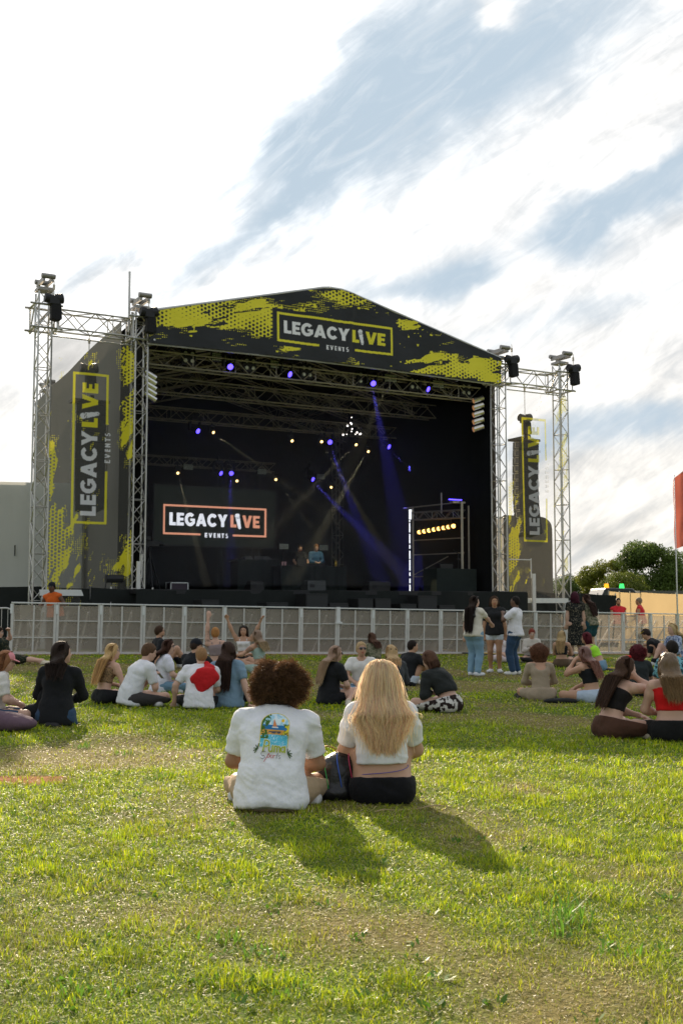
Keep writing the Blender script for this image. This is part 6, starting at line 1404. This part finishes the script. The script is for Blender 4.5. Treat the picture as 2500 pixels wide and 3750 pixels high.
person(1846, 2425, 175, 'seated person in a pink and white patterned shirt behind the standing trio', 2293, 'cross', 'lap', 6, 0, (15, 0), 'f', 1., LT, ('bob', (.10, .055, .035)), ('long', (0, 0, 0), PINKP), ('trousers', (.6, .5, .5)))
gs = 'people standing on the grass'
IS = person(1735, 2476, -38, 'standing woman with very long black hair in a cream t-shirt and blue jeans', 2182, 'stand', ((-.25, .03, .82), (-.4, -1, 0), (.14, .50, 1.14), (.8, -.4, -.6)), 2, 0, (32, 4), 'f', 1.12, LT, ('long', (.020, .012, .010), .66), ('tee', (.68, .64, .54)), ('jeans', (.20, .33, .44)), (.68, .70, .72), group=gs, wear=('sunglasses_up',))
person(1812, 2464, 168, 'smiling woman standing in an oversized black t-shirt and white shorts', 2182, 'stand', 'stand', 2, 0, (-12, 2), 'f', 1.15, TN, ('long', (.06, .035, .022), .5), ('tee', (.020, .021, .022)), ('hotpants', (.60, .66, .70)), (.74, .74, .74), group=gs)
person(1886, 2472, 62, 'standing young man with braided hair in a white t-shirt and dark jeans', 2182, 'stand', ((-.10, .24, 1.34), (-1, .1, -1), (.25, .05, .80), (.4, -1, 0)), -3, 0, (0, 4), 'm', 1.05, DK, ('cornrow', (.014, .011, .010)), ('tee', (.74, .74, .77)), ('jeans', DARKJ), (.74, .73, .68), group=gs)
person(2108, 2408, 2, 'standing woman in a long black speckled dress seen from behind', 2168, 'stand', 'stand', 1, 0, (20, 0), 'f', 1.15, LT, ('bob', (.055, .012, .022)), ('dress', (0, 0, 0), FLORAL), None, (.03, .03, .03), group=gs)
person(2165, 2408, 30, 'standing woman with long brown hair in a camouflage shirt and teal shorts', 2176, 'stand', 'stand', 9, -5, (-35, -5), 'f', 1.02, MD, ('long', (.05, .025, .018), .5), ('tee', (0, 0, 0), CAMO), ('shorts', (.02, .075, .095)), (.5, .5, .5), group=gs)
# ---- behind the barrier
def at_px(px, D): x = (px-1250)/F*D; return (x, D, gz(x, D))
gp = 'stewards in the pit'
person(206, 0, 160, 'steward in an orange high visibility vest and black hat behind the barrier', 2132, 'stand', ((-.24, .3, 1.15), (-.6, -.6, -.6), (.24, .3, 1.15), (.6, -.6, -.6)), 10, 4, (-10, 0), 'm', 1.05, DK, ('short', (.012, .011, .01)), ('vest', (.62, .12, .02)), ('trousers', BLK_T), (.02, .02, .02), gp, at=at_px(208, 28.2), wear=('cap_black',))
person(2258, 0, 182, 'bearded steward in a red vest before the black sheeting', 2190, 'stand', 'stand', 0, 0, (0, 0), 'm', 1.05, TN, ('short', (.015, .012, .01)), ('vest', (.60, .03, .04)), ('trousers', BLK_T), (.02, .02, .02), gp, at=at_px(2258, 35.8), wear=('beard',))
person(2340, 0, 72, 'grey haired steward in a red vest before the beige fence', 2188, 'stand', ((-.22, .35, 1.12), (-.6, -.6, -.6), (.24, .25, 1.0), (.6, -.6, -.6)), 3, 0, (0, 0), 'm', 1.05, TN, ('short', (.22, .17, .12)), ('vest', (.60, .03, .04)), ('trousers', BLK_T), (.02, .02, .02), gp, at=at_px(2340, 36.6))
# ---- disc jockeys
q = toW(SL(1092, 2060, 6.0)*1.0); q = toW((SL(1092, 2060, 6.0).x, 6.0, DZ))
person(1092, 0, 205, 'disc jockey in a black t-shirt with white letters at the left of the table', 1996, 'stand', ((-.20, .42, .98), (-.8, -.4, -.6), (.22, .42, .98), (.8, -.4, -.6)), 10, 0, (0, -15), 'm', 1.05, MD, ('short', (.02, .015, .012)), ('tee', BLK_T), ('trousers', BLK_T), (.1, .1, .1), 'disc jockeys on the stage', at=tuple(q), wear=('beard',))
q = toW((SL(1152, 2060, 6.0).x, 6.0, DZ))
person(1152, 0, 200, 'disc jockey in a blue tracksuit top looking down at his hands', 1994, 'stand', ((-.06, .36, 1.06), (-.8, -.4, -.6), (.08, .36, 1.06), (.8, -.4, -.6)), 12, 0, (10, -25), 'm', 1.05, LT, ('short', (.25, .12, .05)), ('long', (.05, .13, .24)), ('trousers', BLK_T), (.1, .1, .1), 'disc jockeys on the stage', at=tuple(q))

# ------------------------------------------------------------------ bags, clothes and small things on the grass
def lump(name, label, cat, px, py, blobs, m, rz=0, h=.010, disp=.008, extra=None):
    p = G(px, py); th = thing(name, label, cat, p, radians(rz)); f = Field(h, .018)
    for b in blobs:
        if len(b) == 2: f.ball(b[0], b[1])
        else: f.cone(*b)
    V, Q = f.mesh(); N = vnormals(V, Q); V = V+N*(disp*2*(fbm(V[:, 0]*14, V[:, 1]*14, V[:, 2]*14, o=3, seed=int(px) % 50)-.5))[:, None]; V[:, 2] = np.maximum(V[:, 2], .002)
    npmesh(cat.replace(' ', '_')+'_body', V, Q, m, th)
    if extra: extra(th)
    return th
LEA = mat('black_leather', (.012, .012, .014), .32, var=.2, scale=20, bump=.3, bscale=30, spec=.5)
def bagx(th):
    MB().path([(-.10, -.02, .26), (-.17, -.05, .22), (-.22, -.06, .10), (-.17, -.07, .03), (-.10, -.06, .02)], .012, 6).build('strap', LEA, th, smooth=True)
    for c, x in (((.05, .45, .12), -.075), ((.03, .12, .6), .01), ((.45, .03, .10), .085)):
        MB().path([(x+.015*sin(a*2), -.125*sin(a)-.008, .16-.15*cos(a)) for a in np.linspace(.5, 2.7, 12)], .003, 5).build('piping', mat('piping_%d' % int(x*1000), c, .6), th)
    MB().path([(-.06+.06*cos(a), 0, .29+.045*sin(a)) for a in np.linspace(0, pi, 9)], .006, 6).build('handle', mat('brass', (.5, .36, .14), .35, .9), th)
lump('handbag', 'black leather rucksack with coloured piping between the two people in front', 'bag', 1232, 2925, [((0, 0, .14), (.135, .11, .15)), ((.10, .08, .20), (.12, .09, .14)), ((0, -.02, .05), (.14, .11, .06))], LEA, 5, .008, .006, bagx)
lump('rucksack', 'dusty purple rucksack lying at the left edge beside the black-clad woman', 'bag', 15, 2675, [((0, 0, .09), (.27, .14, .08)), ((.14, -.02, .06), (.16, .12, .055)), ((-.1, -.05, .14), (.16, .1, .05)), ((.05, -.12, .07), (.14, .05, .05))], fab((.12, .075, .10), bump=.6, bscale=12), -4)
lump('jacket', 'black jacket hanging down to the grass left of the black-clad woman', 'jacket', 122, 2650, [((.10, .02, .20), (.07, .08, .16)), ((.0, 0, .10), (.12, .10, .10)), ((-.04, -.02, .04), (.13, .1, .04))], fab((.016, .017, .018)), 0)
lump('jacket', 'crumpled black jacket on the grass beside the woman in beige', 'jacket', 2050, 2575, [((0, 0, .03), (.15, .07, .035)), ((.12, -.02, .03), (.09, .05, .03)), ((-.13, .02, .02), (.07, .05, .025))], fab((.016, .017, .018)), 0)
lump('jacket', 'dark jacket on the grass left of the woman in beige', 'jacket', 1918, 2556, [((0, 0, .05), (.10, .08, .06)), ((-.06, 0, .03), (.08, .06, .035))], fab((.05, .045, .04)), 0)
# red hoodie over the man's right shoulder
def wpt(I, p): return wp(I, p)
r = IH['root']; f = Field(.011, .02); S1 = IH['S'][1]; N1 = IH['N']; fw = IH['fwl']; C1 = IH['C']; W1 = IH['W']; P1 = IH['P']; sx = IH['sx']
hp_ = [N1+sx*.075-fw*.05+A3(0, 0, .035), N1+sx*.13-fw*.11-A3(0, 0, .04), C1+sx*.12-fw*.165, C1+sx*.02-fw*.185-A3(0, 0, .06), W1-sx*.0-fw*.185-A3(0, 0, .16)]
for a, b, ra, rb in ((0, 1, .035, .06), (1, 2, .06, .10), (2, 3, .10, .115), (3, 4, .105, .03)): f.ell(hp_[a], hp_[b], (ra, .028), (rb, .030 if b < 4 else .018), sx)
f.ell(hp_[2]+sx*.10, hp_[3]+sx*.03-A3(0, 0, .06), (.06, .022), (.04, .018), sx); f.ball(hp_[3]-fw*.005+A3(0, 0, .03), (.075, .030, .09)); f.ell(hp_[2]+sx*.08+A3(0, 0, .03), C1-sx*.13-fw*.15-A3(0, 0, .10), (.05, .022), (.035, .016), sx)
V, Q = f.mesh(); N = vnormals(V, Q); V = V+N*(.018*(fbm(V[:, 0]*11, V[:, 1]*11, V[:, 2]*16, o=3, seed=5)-.5))[:, None]
g0 = r.location; th = thing('hoodie', 'red hoodie slung over the shoulder of the fair haired man in white', 'hoodie', g0, r.rotation_euler.z); th.scale = r.scale; npmesh('hoodie_cloth', V, Q, fab((.52, .018, .022), bump=.5, bscale=16), th)
# phones, can, shoulder bag, food
def held(name, label, cat, I, p, mbf, m, rz=0):
    q = wp(I, p); o = mbf().build(name, m, None, bevel=.002); o.location = q; o.rotation_euler = (radians(-50), 0, I['yaw']+rz); return tag(o, label, cat)
held('phone', 'phone in the hands of the young man in white with grey trousers', 'phone', IB, (IB['wr'][1]+IB['wr'][-1])/2+A3(0, .09, .03), lambda: MB().box((0, 0, 0), (.075, .15, .009)), mat('phone_glass', (.30, .32, .35), .15, spec=.6))
q = IS['root']; th = thing('shoulder_bag', 'small black shoulder bag on the back of the standing woman in cream', 'bag', q.location, q.rotation_euler.z); th.scale = q.scale
f = Field(.014, .012); C_ = IS['C']; f.ell(C_+A3(.10, -.165, .03), C_+A3(-.10, -.16, -.12), (.055, .035), (.05, .035), (0, 0, 1)); V, Q = f.mesh(); npmesh('bag_body', V, Q, LEA, th)
MB().path([tuple(C_+A3(.12, -.16, .06)), tuple(IS['N']+A3(.09, -.12, -.05)), tuple(IS['N']+A3(.07, -.02, .045)), tuple(IS['N']+A3(-.0, .11, -.10))], .011, 5).build('strap', LEA, th)
# ------------------------------------------------------------------ stage smoke with the lamps' light and an added spot in it
mb = MB().box((SW/2, 5.0, 3.75), (SW-.5, 9.2, 6.3)); so = mb.build('stage_smoke', bpy.data.materials.new('smoke')); so.location = S0; so.rotation_euler = (0, 0, PH); so['kind'] = 'stuff'
m = so.data.materials[0]; m.use_nodes = True; t = NT(m.node_tree); t.n.clear(); v = t.node('ShaderNodeVolumePrincipled'); t.put(v, 'Density', .028); t.put(v, 'Color', (.9, .95, 1, 1)); t.put(v, 'Anisotropy', .35)
o = t.node('ShaderNodeOutputMaterial'); t.l.new(v.outputs[0], o.inputs['Volume'])
def spot(px, py, v_, tx, ty, tv, col, e, ang=7):
    a, b = toW(SL(px, py, v_)), toW(SL(tx, ty, tv)); l = bpy.data.lights.new('lamp_and_fill_beam', 'SPOT'); l.energy = e; l.color = col; l.spot_size = radians(ang); l.spot_blend = .3; l.shadow_soft_size = .03
    o = bpy.data.objects.new('lamp_and_fill_beam', l); COL.objects.link(o); d = (b-a).normalized(); o.location = a+d*.25; o.rotation_euler = (-d).to_track_quat('Z', 'Y').to_euler()
VI, WA = (.12, .10, 1), (1, .85, .5)
for a in [(1359, 1402, .3, 1450, 1850, 3.0, VI, 5000, 9), (1202, 1618, 5.3, 1290, 1850, 4.0, VI, 2600, 7), (843, 1732, 8.8, 845, 1950, 7.5, VI, 1200, 7), (1134, 1753, 8.8, 1440, 2060, 5, VI, 3000, 7), (1411, 1635, 5.4, 1700, 1900, 4, VI, 2600, 8), (1430, 1390, .5, 1125, 2045, 6.0, WA, 900, 9),  # last spot on this line is added to brighten the disc jockeys
          (1175, 1616, 5.4, 1275, 1790, 4.2, WA, 1900, 4), (1344, 1652, 5.4, 1265, 1790, 4.2, WA, 2100, 4), (1300, 1627, 5.4, 1230, 1700, 4.4, WA, 900, 4), (651, 1731, 8.8, 695, 1900, 7.4, WA, 1800, 4), (776, 1582, 5.4, 900, 1670, 4.6, WA, 1300, 4), (1009, 1755, 8.8, 1110, 1890, 7.5, WA, 1000, 4)]: spot(*a)
